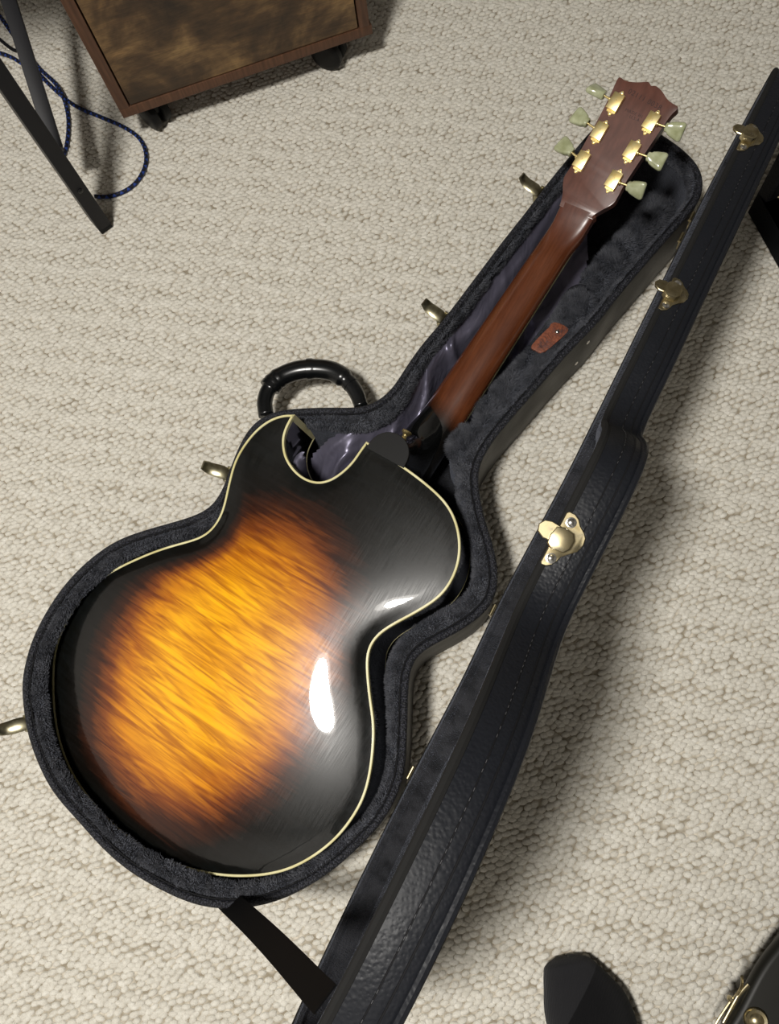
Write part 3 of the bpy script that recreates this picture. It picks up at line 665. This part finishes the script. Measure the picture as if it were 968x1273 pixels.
# satin shroud: a wrinkled sheet draped from the left wall under the neck
def satin():
    h = .0028
    hem = [(715, 198), (690, 232), (655, 278), (625, 318), (590, 362), (555, 408), (527, 446), (506, 482), (487, 507), (465, 526), (440, 536), (412, 540), (392, 548), (372, 562), (352, 585)]
    low = [(345, 640), (420, 650), (480, 620), (520, 580), (560, 545), (596, 500), (640, 455), (690, 395), (702, 362), (717, 345), (728, 325), (738, 300), (735, 260)]
    poly = np.array([P(*q, .085)[:2] for q in hem+low]); hemw = np.array([P(*q, .085)[:2] for q in hem])
    hemw = resample(catmull(hemw, False, 5), 60, False)
    lo, hi = poly.min(0), poly.max(0); nx, ny = (np.ceil((hi-lo)/h)).astype(int)+1
    gx, gy = np.meshgrid(lo[0]+np.arange(nx)*h, lo[1]+np.arange(ny)*h, indexing='ij'); pt = np.stack([gx.ravel(), gy.ravel()], 1)
    ins = inside(pt, resample(catmull(poly, True, 4), 200))
    dh = dist_poly(pt, hemw, False)
    gpoly = gt[::4]; dg = dist_poly(pt, gpoly); dg = np.where(inside(pt, gpoly), 0, dg)
    gpoly2 = gb[::4]; dg2 = dist_poly(pt, gpoly2); dg = np.minimum(dg, np.where(inside(pt, gpoly2), 0, dg2))
    # neck line in plan
    a0, a1 = g2w(ncen(0), 0, -.107), g2w(ncen(UN), UN, nfb(UN)); dd = (a1-a0)[:2]; L2 = dd@dd; tt = ((pt-a0[:2])@dd)/L2
    side = ((pt-a0[:2])@np.array([-dd[1], dd[0]]))/math.sqrt(L2); dn = np.abs(side)
    zn = a0[2]+(a1[2]-a0[2])*np.clip(tt, -.3, 1.4)
    z = .096-.060*sstep(.004, .055, dh)
    z = np.minimum(z, .020+.080*sstep(.0, .05, dg)+.0*z)
    z = np.where(dh < .012, np.maximum(z, .05+.035*sstep(0, .03, dg)), z)
    z = np.where(dn < .034, np.minimum(z, zn-.012), z)
    z = z.reshape(gx.shape)
    for _ in range(14):
        z = .2*(z+np.roll(z, 1, 0)+np.roll(z, -1, 0)+np.roll(z, 1, 1)+np.roll(z, -1, 1))
    # folds: mostly lengthwise ridges, plus diagonal pulls; strongest between the hem and the neck
    u_ = (pt@nrm(dd)).reshape(gx.shape); v_ = side.reshape(gx.shape)
    def ridge(x): return .5-.5*np.cos(2*np.pi*x)
    w1 = vnoise(u_*9+40, v_*14+40, 1); w2 = vnoise(u_*16+11, v_*22+60, 9)
    f1 = ridge(v_*26+u_*3.2+w1*2.6)**2.2; f2_ = ridge(v_*38-u_*9+w2*2.2)**3; f3 = vnoise(u_*60+5, v_*60+9, 3)
    amp = sstep(.006, .03, dh).reshape(gx.shape)*(1-.75*sstep(.17, .28, u_-(a0[:2]@nrm(dd))))
    amp = np.maximum(amp, .12)
    z = z+amp*(.020*(f1-.30)+.012*(f2_-.25)*w1*1.6+.0012*f3)
    zmax = np.where((dn < .032), zn-.004, 1.0).reshape(gx.shape); z = np.minimum(z, zmax)
    z = np.where((dg < .004).reshape(gx.shape), np.minimum(z, .022), z)
    z = np.clip(z, .010, .104)
    idx = -np.ones(nx*ny, int); k = np.where(ins)[0]; idx[k] = np.arange(len(k)); idx = idx.reshape(nx, ny); V = np.column_stack([pt[k], z.ravel()[k]])
    F = []
    for i in range(nx-1):
        for j in range(ny-1):
            q = (idx[i, j], idx[i+1, j], idx[i+1, j+1], idx[i, j+1])
            if min(q) >= 0: F.append(q)
    o = mesh('satin_shroud', V-CB, F, M['satin'], case); o['label'] = 'dark purple satin shroud'
    # hem braid along the wall edge
    hz_ = []
    for p in resample(catmull([P(*q, .062) for q in hem[:11]], False, 5), 70, False): hz_.append(p+np.array([.002, -.001, 0]))
    mb = MB(); mb.tube(hz_, .0030, 8, flat=.6); mb.build('hem', M['piping'], o, CB)
satin()

# short pile standing on the plush pads and the lining
def pile(samples, normals, length, name, parent):
    n = len(samples); th = vnoise(samples[:, 0]*38+20, samples[:, 1]*38+20, 12)*9+RNG.normal(0, .5, n)
    lean = np.stack([np.cos(th), np.sin(th), np.zeros(n)], 1)*RNG.uniform(.4, 1.1, n)[:, None]
    d = normals+lean; d /= np.linalg.norm(d, axis=1)[:, None]; L = length*RNG.uniform(.5, 1.2, n)
    s = np.cross(d, RNG.normal(0, 1, (n, 3))); s /= np.linalg.norm(s, axis=1)[:, None]; w = RNG.uniform(.0004, .0008, n)[:, None]
    V = np.stack([samples-s*w, samples+s*w, samples+d*L[:, None]], 1).reshape(-1, 3)-CB
    F = np.arange(n*3).reshape(-1, 3)
    me = bpy.data.meshes.new(name); me.vertices.add(n*3); me.vertices.foreach_set('co', V.reshape(-1)); me.loops.add(n*3); me.loops.foreach_set('vertex_index', F.reshape(-1).astype(np.int32))
    me.polygons.add(n); me.polygons.foreach_set('loop_start', np.arange(0, n*3, 3, dtype=np.int32)); me.update(calc_edges=True); me.materials.append(M['plush_hair'])
    o = bpy.data.objects.new(name, me); COL.objects.link(o); o.parent = parent; o['kind'] = 'stuff'; return o
def sample_mesh(v, f, n):
    v = np.array(v); tri = []
    for q in f:
        for k in range(1, len(q)-1): tri.append((q[0], q[k], q[k+1]))
    tri = np.array(tri); a, b, c = v[tri[:, 0]], v[tri[:, 1]], v[tri[:, 2]]; N = np.cross(b-a, c-a); ar = np.linalg.norm(N, axis=1); N = N/(ar[:, None]+1e-15)
    k = RNG.choice(len(tri), n, p=ar/ar.sum()); r1, r2 = RNG.random(n), RNG.random(n); sw = r1+r2 > 1; r1[sw], r2[sw] = 1-r1[sw], 1-r2[sw]
    N = N[k]; N[N[:, 2] < 0] *= -1
    return a[k]+(b[k]-a[k])*r1[:, None]+(c[k]-a[k])*r2[:, None], N
for vv, ff, cnt, ob_ in ((acc_v, acc_f, 26000, acc), (cra_v, cra_f, 12000, cra), (npd_v, npd_f, 12000, npd)):
    s_, n_ = sample_mesh(vv, ff, cnt); pile(s_, n_, .0085, 'plush_pile', ob_)
lv = lin_v[:7]; fl_ = [(i*NR+j, i*NR+(j+1) % NR, (i+1)*NR+(j+1) % NR, (i+1)*NR+j) for i in range(6) for j in range(NR)]
s_, n_ = sample_mesh(lv.reshape(-1, 3), fl_, 80000); pile(s_, n_, .0042, 'plush_pile', lining)

# ------------------------------------------------------------------ lid: modelled closed on the case, then swung about the hinge line
PHI = math.radians(94.4)
HA, HB = P(505, 962, ZR), P(848, 285, ZR); HAX = nrm(HB-HA); HPR = np.cross(HAX, [0, 0, 1.])
def swing(p):
    v = np.asarray(p, float)-HA; c_, s_ = math.cos(PHI), math.sin(PHI)
    return HA+v*c_+np.cross(HAX, v)*s_+HAX*(HAX@v)*(1-c_)+HPR*.0055
LD = .036                                            # lid depth
lid_root = MB()
def lring(d, z): return [(x, y, ZR+z) for x, y in off(d)]
mb = MB(); mb.loft([lring(.007, .004), lring(.001, .003), lring(0, .008), lring(0, LD*.5), lring(0, LD-.006), lring(.002, LD-.002), lring(.007, LD), lring(.014, LD+.001)], caps=False)
v2, f2, dd_ = plate(off(.014), .02); mb.add(np.column_stack([v2, ZR+LD+.001+.006*sstep(0, .08, dd_)]), f2)
lid = mb.xf(swing).build('case_lid', M['vinyl'], case, CB)
mb = MB(); mb.tube(lring(.0022, .0032), .0034, 8, True, up=(0, 0, 1)); mb.xf(swing).build('lid_rim_piping', M['felt'], lid, CB)
for dz_ in (LD-.001, ):
    mb = MB(); mb.tube(lring(.0012, dz_), .0030, 8, True, up=(0, 0, 1)); mb.xf(swing).build('lid_edge_piping', M['vinyl'], lid, CB)
mb = MB(); mb.tube(lring(-.0001, LD-.0095), .0007, 5, True, up=(0, 0, 1)); mb.tube(lring(-.0001, LD*.52), .0006, 5, True, up=(0, 0, 1)); mb.xf(swing).build('wall_seam', M['groove'], lid, CB)
# stitches along the mid seam
mb = MB(); fine = resample(rim, 5200); fn = inward(fine)
for i in range(0, 5200, 11):
    if RNG.random() < .35: continue
    a, b = fine[i]-fn[i]*.0004, fine[(i+4) % 5200]-fn[(i+4) % 5200]*.0004; z_ = ZR+LD*.52
    mb.tube([(a[0], a[1], z_), (b[0], b[1], z_)], .00038, 4)
st = mb.xf(swing).build('stitches', M['stitch'], lid, CB); st['kind'] = 'stuff'
mb = MB()
lp = [(0, .006), (.0010, .0055), (.007, .006), (.011, .009), (.013, .020), (.013, LD-.012), (.02, LD-.006), (.05, LD-.005)]
mb.loft([lring(.0065+a, z) for a, z in lp[:-1]], caps=False)
v2, f2, _ = plate(off(.0265), .02); mb.add(np.column_stack([v2, np.full(len(v2), ZR+LD-.006)]), [q[::-1] for q in f2])
lid_l = mb.xf(swing).build('lid_lining', M['plush'], lid, CB)
# soft plush lip standing along the inside of the rim
mb = MB(); mb.tube(lring(.013, .006), .0055, 8, True, up=(0, 0, 1)); mb.xf(swing).build('plush_lip', M['plush'], lid, CB)

def nearest_rim(px, z=ZR):
    q = P(*px, z)[:2]; i = int(np.argmin(np.hypot(*(rim-q).T))); t_ = nrm(rim[(i+2) % NR]-rim[i-2]); return i, rim[i], t_, -rin[i]
LATCH = [(287, 586), (558, 388), (679, 229), (29, 897)]
def latch_plate(px):
    i, c_, t_, o_ = nearest_rim(px); T3 = np.array([*t_, 0]); O3 = np.array([*o_, 0]); Z3 = np.array([0, 0, 1.]); c3 = np.array([*c_, ZR])+O3*.0002
    if T3@HAX < 0: T3 = -T3
    prof = [(-.0200, .0035), (-.0195, .008), (-.017, .0125), (-.0135, .0150), (-.0095, .0165), (-.0050, .0225), (-.0015, .0275), (.004, .0300), (.009, .0290), (.0120, .0255), (.0150, .0195), (.0185, .0155), (.0205, .0105), (.0205, .0045), (.0190, .0025), (-.0185, .0020)]
    prof = [(a*1.05, b*.76) for a, b in prof]
    mb = MB(); mb.prism([c3+T3*a+Z3*b for a, b in prof], O3*.0016, .0006, 1); pl = mb.xf(swing).build('latch_plate', M['brass'], lid, CB, sharp=35)
    for a, b in ((-.0140, .0068), (.0150, .0080)):
        mb = MB(); mb.lathe(c3+T3*a+Z3*b+O3*.0014, O3, [(0, .0040), (.0008, .0038), (.0009, .0030), (.0014, .0028), (.002, .0016), (.0022, .0003)], 18); mb.xf(swing).build('rivet', M['rivet'], pl, CB)
    # raised keeper hook and the tongue that reaches over the rim
    k = c3+T3*.0005+Z3*.0062
    kp = [(-.0085, -.0035), (-.0075, .0055), (-.004, .0085), (.003, .0088), (.0075, .006), (.0088, -.001), (.0070, -.0062), (.000, -.0078), (-.0058, -.0070)]
    mb = MB(); mb.prism([k+T3*a+Z3*b+O3*.0015 for a, b in kp], O3*.0080, .0009, 2); mb.xf(swing).build('keeper', M['brass'], pl, CB, sharp=35)
    mb = MB(); q = c3+T3*.0030-Z3*.0042
    mb.prism([q+T3*a+Z3*b+O3*.0035 for a, b in [(-.0062, .007), (-.0068, -.001), (-.004, -.0062), (.001, -.0078), (.0052, -.005), (.0066, .000), (.006, .007)]], O3*.0022, .0006, 1); mb.xf(swing).build('keeper_tongue', M['brass'], pl, CB, sharp=35)
for q in LATCH: latch_plate(q)

# draw latches on the case wall (levers flipped open, with wire bails)
def draw_latch(px, swing_dn=.35):
    i, c_, t_, o_ = nearest_rim(px); T3 = np.array([*t_, 0]); O3 = np.array([*o_, 0]); Z3 = np.array([0, 0, 1.])
    if T3@HAX < 0: T3 = -T3
    c3 = np.array([*c_, ZR-.030])
    mb = MB(); mb.box(c3+O3*.001-Z3*.008, T3, Z3, O3, .024, .030, .0022, .0008)
    for a in (-.009, .009): mb.box(c3+T3*a+O3*.006+Z3*.006, T3, Z3, O3, .0018, .012, .010, .0006)
    base = mb.build('latch_base', M['nickel'], case, CB)
    mb = MB(); mb.tube([c3+O3*.009+Z3*.008-T3*.010, c3+O3*.009+Z3*.008+T3*.010], .0022, 10); mb.build('hinge_pin', M['nickel'], base, CB)
    path = [(.009, .009), (.015, .0125), (.022, .0135), (.029, .0150), (.034, .0190), (.0375, .0240)]
    w = [.0080, .0085, .0085, .0080, .0072, .0058]; th = .0016
    rr_ = []
    for k, ((a, b), ww) in enumerate(zip(path, w)):
        p0 = path[max(k-1, 0)]; p1 = path[min(k+1, 5)]; tn = nrm(np.array([p1[0]-p0[0], p1[1]-p0[1]])); nn = np.array([-tn[1], tn[0]])
        c0 = c3+O3*a+Z3*b; N3 = O3*nn[0]+Z3*nn[1]
        rr_.append([c0-T3*ww-N3*th*.2, c0-T3*ww*.7+N3*th, c0+T3*ww*.7+N3*th, c0+T3*ww-N3*th*.2, c0+T3*ww*.9-N3*th, c0-T3*ww*.9-N3*th])
    mb = MB(); mb.loft(rr_); mb.build('latch_lever', M['nickel'], base, CB, sharp=40)
    g = [c3+O3*.015+Z3*.011-T3*.0045, c3+O3*.012-Z3*.004-T3*.006, c3+O3*.006-Z3*.022-T3*.006, c3+O3*.0055-Z3*.026, c3+O3*.006-Z3*.022+T3*.006, c3+O3*.012-Z3*.004+T3*.006, c3+O3*.015+Z3*.011+T3*.0045]
    mb = MB(); mb.tube(catmull(g, False, 5), .0011, 8); mb.build('wire_bail', M['nickel'], base, CB)
for q in LATCH: draw_latch(q)

# hinges
for px in ((504, 957), (609, 757), (838, 292), (856, 268)):
    q = P(*px, ZR-.004); kk = q-HA; q = HA+HAX*(kk@HAX)+HPR*.003+np.array([0, 0, -.004])
    mb = MB(); mb.tube([q-HAX*.007, q+HAX*.007], .0022, 10); mb.box(q-np.array([0, 0, .010])+HPR*.0003, HAX, (0, 0, 1), HPR, .012, .014, .0014, .0004)
    mb.build('hinge', M['brass'], case, CB)
# two small rivets on the outer wall
for px in ((730, 425), (715, 451)):
    i, c_, t_, o_ = nearest_rim((px[0]-12, px[1]-10)); q = np.array([*c_, .070]); 
    # slide along the wall until it sits at the pixel
    best = min(((np.linalg.norm(P(*px, z)[:2]-rim[j]), j, z) for z in np.linspace(.03, .1, 15) for j in range(i-25, i+25)), key=lambda s: s[0])
    j, z = best[1] % NR, best[2]; mb = MB(); mb.lathe(np.array([*rim[j], z]), np.array([*-rin[j], 0]), [(-.001, .0030), (.0005, .003), (.0014, .002), (.0018, .0004)], 14); mb.build('rivet', M['rivet'], case, CB)

# carrying handle
hp_ = [(331, 517), (329, 500), (334, 484), (347, 470), (368, 461), (392, 458.5), (414, 462), (432, 474), (443, 489), (449, 506)]
path = catmull([P(*q, .062) for q in hp_], False, 8); path = resample(path, 70, False); tt = np.linspace(0, 1, 70)
rad = .0104+.0030*(sstep(.20, .215, tt)-sstep(.76, .775, tt))+.0012*np.sin(tt*70)**2*(np.abs(tt-.27)<.06)+.0010*np.exp(-((tt-.52)/.012)**2)-.0012*sstep(.85, 1, tt)
mb = MB(); mb.tube(path, rad, 18, flat=.9); hd = mb.build('handle', M['black_plastic_gloss'], case, CB, sharp=None)
for tq in (.22, .52, .82):
    k = int(tq*69); mb = MB(); mb.tube(path[k-1:k+2], rad[k]+.0008, 18, flat=.9); mb.build('handle_band', M['black_plastic_gloss'], hd, CB)
for q in (path[2], path[-3]):
    mb = MB(); i = int(np.argmin(np.hypot(*(rim-q[:2]).T))); mb.lathe(np.array([*rim[i], .062]), np.array([*-rin[i], 0]), [(-.002, .013), (.003, .013), (.006, .011), (.007, .006)], 20); mb.build('handle_mount', M['nickel'], hd, CB)

# lid stay strap
LN = np.cross(HAX, swing(HA+np.array([-.3, .1, 0]))-swing(HA)); LN = nrm(LN)
s0 = P(284, 1121, .100); s1 = PL((394, 1232), swing(HA), LN)
d = nrm(s1-s0); wv = nrm(np.cross(d, O_CAM-(s0+s1)/2)); nv = np.cross(wv, d)
rr_ = []
for t_ in np.linspace(-.06, 1.06, 14):
    c_ = s0+(s1-s0)*t_-np.array([0, 0, .006])*math.sin(math.pi*min(max(t_, 0), 1)); ww = .0122*(.95)
    rr_.append([c_-wv*ww-nv*.0006, c_+wv*ww-nv*.0006, c_+wv*ww+nv*.0006, c_-wv*ww+nv*.0006])
mb = MB(); mb.loft(rr_); mb.build('stay_strap', M['strap'], case, CB, smooth=False)

# ------------------------------------------------------------------ rustic cabinet on casters
ZB = .060
A_, B_ = P(153.7, 147.5, ZB), P(463.3, 42, ZB); cx_ = nrm(B_-A_); W_ = np.linalg.norm(B_-A_); cy_ = np.cross([0, 0, 1], cx_); UZ = np.array([0, 0, 1.])
if cy_[1] < 0: cy_ = -cy_                              # cy_: away from the camera
cab = empty('wooden_cabinet', (A_+B_)/2*np.array([1, 1, 0])); CO = np.array(cab.location)
tag(cab, 'brown rustic wooden cabinet on black casters standing on the carpet', 'cabinet')
def boxuv(name, m, x0, x1, y0, y1, z0, z1, parent, bev=.0008, org=CO):
    """x along the front, y into the cabinet, z up, from corner A_"""
    mb = MB(); c_ = A_+cx_*(x0+x1)/2+cy_*(y0+y1)/2+UZ*((z0+z1)/2); mb.box(c_, cx_, cy_, UZ, x1-x0, y1-y0, z1-z0, bev)
    mb.uv = [(float((np.array(v)-A_)@cx_), float((np.array(v)-A_)@UZ+.7*(np.array(v)-A_)@cy_)) for v in mb.v]
    return mb.build(name, m, parent, org, sharp=30)
TH = .016; DP = .38; HT = .56
boxuv('bottom_panel', M['wood_edge'], 0, W_, 0, DP, 0, TH, cab)
boxuv('side_panel', M['wood_edge'], 0, TH, 0, DP, TH, HT, cab)
boxuv('side_panel', M['wood_edge'], W_-TH-.003, W_-.003, 0, DP, TH, HT, cab)
boxuv('back_panel', M['wood_edge'], TH, W_-TH-.003, DP-.01, DP, TH, HT, cab)
boxuv('top_panel', M['wood_edge'], -.004, W_+.001, -.004, DP, HT, HT+TH, cab)
boxuv('drawer_front', M['rustic'], TH+.0022, W_-TH-.0055, .0012, .017, TH+.002, HT-.003, cab)
for k, (x_, y_) in enumerate(((.042, .035), (W_-.066, .035), (.042, DP-.04), (W_-.05, DP-.04))):
    q = A_+cx_*x_+cy_*y_; q[2] = 0
    yaw = [.5, .9, .3, 1.1][k]; ax = cx_*math.cos(yaw)+cy_*math.sin(yaw)
    mb = MB()
    for s in (-1, 1):
        mb.lathe(q+UZ*.0250+ax*(s*.0105-.0075), ax, [(0, .016), (.001, .0230), (.003, .0250), (.012, .0250), (.014, .0230), (.015, .016)], 28)
    cs = mb.build('caster', M['rubber'], cab, CO, sharp=40)
    mb = MB(); mb.lathe(q+UZ*.030, UZ, [(0, .016), (.010, .018), (.018, .016), (.024, .010), (ZB-.030, .010)], 20); mb.build('caster_fork', M['rubber'], cs, CO)

# ------------------------------------------------------------------ desk frame
F0 = P(127, 279, 0); desk = empty('desk', F0); tag(desk, 'black metal desk frame leg standing left of the wooden cabinet', 'desk')
mb = MB(); dx_ = nrm(P(134, 274, 0)-P(119, 285, 0)); dy_ = np.cross(UZ, dx_)
zt = .71
def bar(a, b, sx, sy, wdir):
    ax = nrm(np.array(b)-np.array(a)); w = nrm(wdir-(np.array(wdir)@ax)*ax); h = np.cross(ax, w); L = np.linalg.norm(np.array(b)-np.array(a))
    m_ = MB(); m_.box((np.array(a)+np.array(b))/2, w, h, ax, sx, sy, L, .0012); return m_
leg_top = P(-330, -452, 0)  # only for the direction below
bar(F0+UZ*.006, F0+UZ*zt, .0215, .030, dx_).build('leg', M['black_metal'], desk, F0, sharp=30)
mb = MB(); mb.box(F0+UZ*.003, dx_, dy_, UZ, .0205, .031, .006, .001); mb.build('foot_pad', M['rubber'], desk, F0)
b0 = P(70, 187, .105); b1 = P(7, -12, .20)
bar(b0, b0+(b1-b0)*2.5, .0205, .020, dx_).build('brace', M['black_metal'], desk, F0, sharp=30)
rl_ = (b0+(b1-b0)*2.5)*np.array([1, 1, 0]); bar(rl_+UZ*.001, rl_+UZ*zt, .0215, .030, dx_).build('leg', M['black_metal'], desk, F0, sharp=30)
bp = P(79.5, 217, .098); _c = [(q, h) for q, h in ((dx_, .0108), (-dx_, .0108), (dy_, .015), (-dy_, .015))]; bd_, bh_ = max(_c, key=lambda q: q[0]@(-F0))
mb = MB(); mb.lathe(F0+UZ*.093+bd_*bh_, bd_, [(0, .0042), (.001, .0042), (.0024, .0030), (.0028, .0010)], 16); mb.build('bolt', M['black_plastic_gloss'], desk, F0)
top_c = F0+np.array([-.48, .45, zt+.012]); mb = MB(); mb.box(top_c, (1, 0, 0), (0, 1, 0), UZ, .94, 1.0, .022, .002); mb.build('desk_top', M['rustic'], desk, F0)

# ------------------------------------------------------------------ cords on the floor
def cord(name, pxs, r, m, label, z=.0035, lifts=None):
    pts = [P(*q[:2], q[2] if len(q) > 2 else z) for q in pxs]; p = resample(catmull(pts, False, 10), 260, False)
    org = np.array([p[0][0], p[0][1], 0]); mb = MB(); mb.tube(p, r, 10); o = mb.build(name, m, None, org, sharp=None); o.location = org; tag(o, label, 'cord'); return o
cord('power_cord', [(118, 244), (134, 244.5), (152, 239), (167, 229), (177, 215), (181.5, 199), (179, 182), (169, 168), (150, 156), (124, 145), (98, 134), (84, 125), (74, 117), (60, 104), (47, 91), (30, 81), (12, 70), (-12, 63), (-40, 60)], .0031, M['cord'], 'blue and black braided cord looping out beside the desk leg')
cord('power_cord', [(70, 205), (80, 190), (84, 172), (85, 152), (83, 136), (78, 120, .010), (68, 103, .008), (50, 86), (34, 66), (18, 46), (4, 26), (-12, 4)], .0031, M['cord'], 'blue and black braided cord lying close behind the desk leg')
cord('black_cable', [(-20, 34), (-4, 46), (8, 56), (17, 62), (30, 66), (44, 80), (50, 100)], .0028, M['cable'], 'thin plain black cable crossing behind the desk brace')

# ------------------------------------------------------------------ black case at the right edge
q0 = P(942, 240, .045); r1 = nrm(P(968, 286, .045)-q0); r2 = nrm(P(968, 228, .045)-q0); oc = empty('equipment_case', q0*np.array([1, 1, 0])); OC = np.array(oc.location)
tag(oc, 'black case with a metal latch lying open behind the top of the guitar case lid', 'case')
mb = MB(); L1, L2_ = .26, .30
mb.prism([q0, q0+r1*L1, q0+r1*L1+r2*L2_, q0+r2*L2_][::1], (0, 0, -.044), .002, 1); mb.build('case_body', M['vinyl'], oc, OC, sharp=30)
nb = nrm(np.cross(UZ, r2)); nb = nb if nb@(-r1) > 0 else -nb
lidp = [q0, q0+UZ*.20, q0+r2*L2_+UZ*.20, q0+r2*L2_]
mb.prism(lidp, -nb*.02, .003, 1); mb.build('case_flap', M['vinyl'], oc, OC, sharp=30)
lc = P(967, 236, .046); mb = MB(); u1 = r1; u2 = nrm(np.cross(UZ, r1)); u2 = u2 if u2@r2 > 0 else -u2
pr = [(-.018, -.004), (-.014, -.010), (.010, -.010), (.016, -.004), (.016, .022), (-.018, .022)]
mb.prism([lc+u1*a+u2*b for a, b in pr], UZ*.004, .0012, 1); lt = mb.build('latch_plate', M['brass'], oc, OC, sharp=35)
mb = MB(); mb.prism([lc+u1*a*.7+u2*(b*.7+.002)+UZ*.004 for a, b in pr], UZ*.0012, .0004, 1); mb.build('latch_inlay', M['leather'], lt, OC)
mb = MB(); mb.lathe(P(952.5, 249.5, .0455), UZ, [(0, .0016), (.001, .0010)], 10); mb.build('rivet', M['rivet'], oc, OC)

# ------------------------------------------------------------------ second guitar case at the bottom right corner
zc = .070
oe = [(1020, 1110), (994, 1140), (970, 1169), (953, 1190), (940, 1210), (929, 1231), (917, 1254), (903, 1278), (894, 1310), (896, 1360), (930, 1480), (1010, 1640), (1180, 1720), (1400, 1560), (1480, 1330), (1330, 1120), (1120, 1060)]
pc = resample(catmull([P(*q, zc) for q in oe], True, 6), 160); b2 = empty('hardshell_case', pc.mean(0)*np.array([1, 1, 0])); BO = np.array(b2.location)
tag(b2, 'dark smooth hardshell case with brass latch in the bottom right corner', 'case')
p2 = pc[:, :2]; i2 = inward(p2); mb = MB(); mb.loft([[(*q, z_) for q in p2+i2*d_] for d_, z_ in ((.060, .001), (.035, .015), (.014, .035), (0, .055), (0, zc-.006), (.003, zc-.001), (.008, zc))]); mb.build('case_shell', M['olive_vinyl'], b2, BO, sharp=50)
mb = MB(); g0 = [P(*q, .062) for q in ((884, 1285), (890, 1272), (900, 1256), (909, 1243))]
mb.tube(catmull(g0, False, 5), .0014, 8); mb.lathe(P(907.5, 1241.5, .062)-UZ*.003, UZ, [(0, .003), (.004, .0034), (.007, .002)], 12); a1 = mb.build('latch_wire', M['brass'], b2, BO)
mb = MB(); g1 = [P(*q, .066) for q in ((899, 1272), (907, 1257), (913, 1246), (919, 1236), (930, 1224))]; mb.tube(catmull(g1, False, 5), .0022, 8, flat=.5); g2_ = [P(*q, z) for q, z in (((910, 1242), .062), ((916, 1236), .066), ((921, 1228), .071), ((922.5, 1221), .077), ((922, 1214), .083))]
mb.tube(catmull(g2_, False, 5), .0016, 8); mb.build('latch_lever', M['brass'], b2, BO)
mb = MB(); mb.lathe(P(938.5, 1268, zc), UZ, [(0, .0120), (.003, .0120), (.005, .0105), (.0045, .0075), (.0065, .0055), (.0078, .002)], 30); mb.build('brass_stud', M['brass'], b2, BO)

# ------------------------------------------------------------------ the photographer's foot
def foot():
    per = empty('person', P(722, 1262, 0)); PO = np.array(per.location)
    tag(per, 'person standing on the carpet, only the toe of a black sock in view', 'person')
    toe = P(708, 1190, .02); d = P(745, 1330, .02)-toe; d[2] = 0; d = nrm(d); s = np.cross(UZ, d)
    # sections along the foot: distance from toe, half width, height, side shift
    secs = [(.000, .012, .018, -.006), (.004, .024, .026, -.005), (.012, .030, .032, -.003), (.026, .037, .037, .0), (.045, .045, .043, .003), (.070, .0475, .052, .004), (.095, .046, .062, .003), (.120, .042, .074, .001), (.150, .038, .088, .0), (.185, .036, .098, .0), (.215, .035, .092, .0), (.245, .031, .070, .0), (.258, .020, .045, .0)]
    rings = []
    for a, w, h, sh in secs:
        r_ = []
        for k in range(48):
            t_ = 2*math.pi*k/48; cx, cz = math.cos(t_), math.sin(t_)
            zz = h*.5+h*.5*np.sign(cz)*abs(cz)**(.75 if cz < 0 else 1.0)
            wd = w*(np.sign(cx)*abs(cx)**.85)
            tip_z = .004 if a < .01 else 0
            r_.append(toe*np.array([1, 1, 0])+d*a+s*(wd+sh)+UZ*(zz+tip_z+.001))
        rings.append(r_)
    def sub(rs, n=9):
        rs = np.array(rs); out = []
        for i in range(len(rs)-1):
            a = rs[max(i-1, 0)]; b = rs[i]; c_ = rs[i+1]; e = rs[min(i+2, len(rs)-1)]
            for t_ in np.linspace(0, 1, n, endpoint=False): out.append(.5*((2*b)+(c_-a)*t_+(2*a-5*b+4*c_-e)*t_*t_+(3*b-a-3*c_+e)*t_**3))
        out.append(rs[-1]); return out
    rs = sub(rings)
    mb = MB(); mb.loft(rs)
    # ankle and shin rise out of the rear of the foot
    ank = toe*np.array([1, 1, 0])+d*.205
    leg = []
    for z_, rx_, ry_, bk in ((.05, .030, .040, 0), (.085, .032, .040, 0), (.12, .034, .042, .004), (.17, .038, .045, .008), (.25, .048, .052, .014), (.33, .054, .060, .018), (.42, .054, .058, .018)):
        leg.append([ank+d*bk+s*rx_*math.cos(t_)+d*ry_*math.sin(t_)+UZ*z_ for t_ in np.linspace(0, 2*math.pi, 24, endpoint=False)])
    mb2 = MB(); mb2.loft(sub(leg)); 
    mb.add(mb2.v, mb2.f)
    o = mb.build('sock', M['sock'], per, PO, sharp=None)
    kk = -.9 if (P(760, 1250, .02)-toe)@s < 0 else .9; wv_ = d+s*kk; tl = toe-PO
    nt = NT(M['sock']); vm = nt.n('ShaderNodeVectorMath', operation='DOT_PRODUCT'); nt.l(nt.coord('Object'), vm.inputs[0]); vm.inputs[1].default_value = tuple(wv_)
    g_ = nt.math('LESS_THAN', vm.outputs['Value'], float(tl@wv_)+.036)
    nt.color(nt.mix(g_, (.0032, .0032, .004), (.016, .016, .018)))
    tr = []
    for z_, rx_, ry_ in ((.30, .075, .078), (.305, .080, .083), (.40, .082, .086), (.52, .085, .090)):
        tr.append([ank+d*.03+s*rx_*math.cos(t_)+d*ry_*math.sin(t_)+UZ*z_ for t_ in np.linspace(0, 2*math.pi, 28, endpoint=False)])
    mb = MB(); mb.loft(tr); mb.build('trouser_leg', M['trouser'], per, PO, sharp=60)
foot()
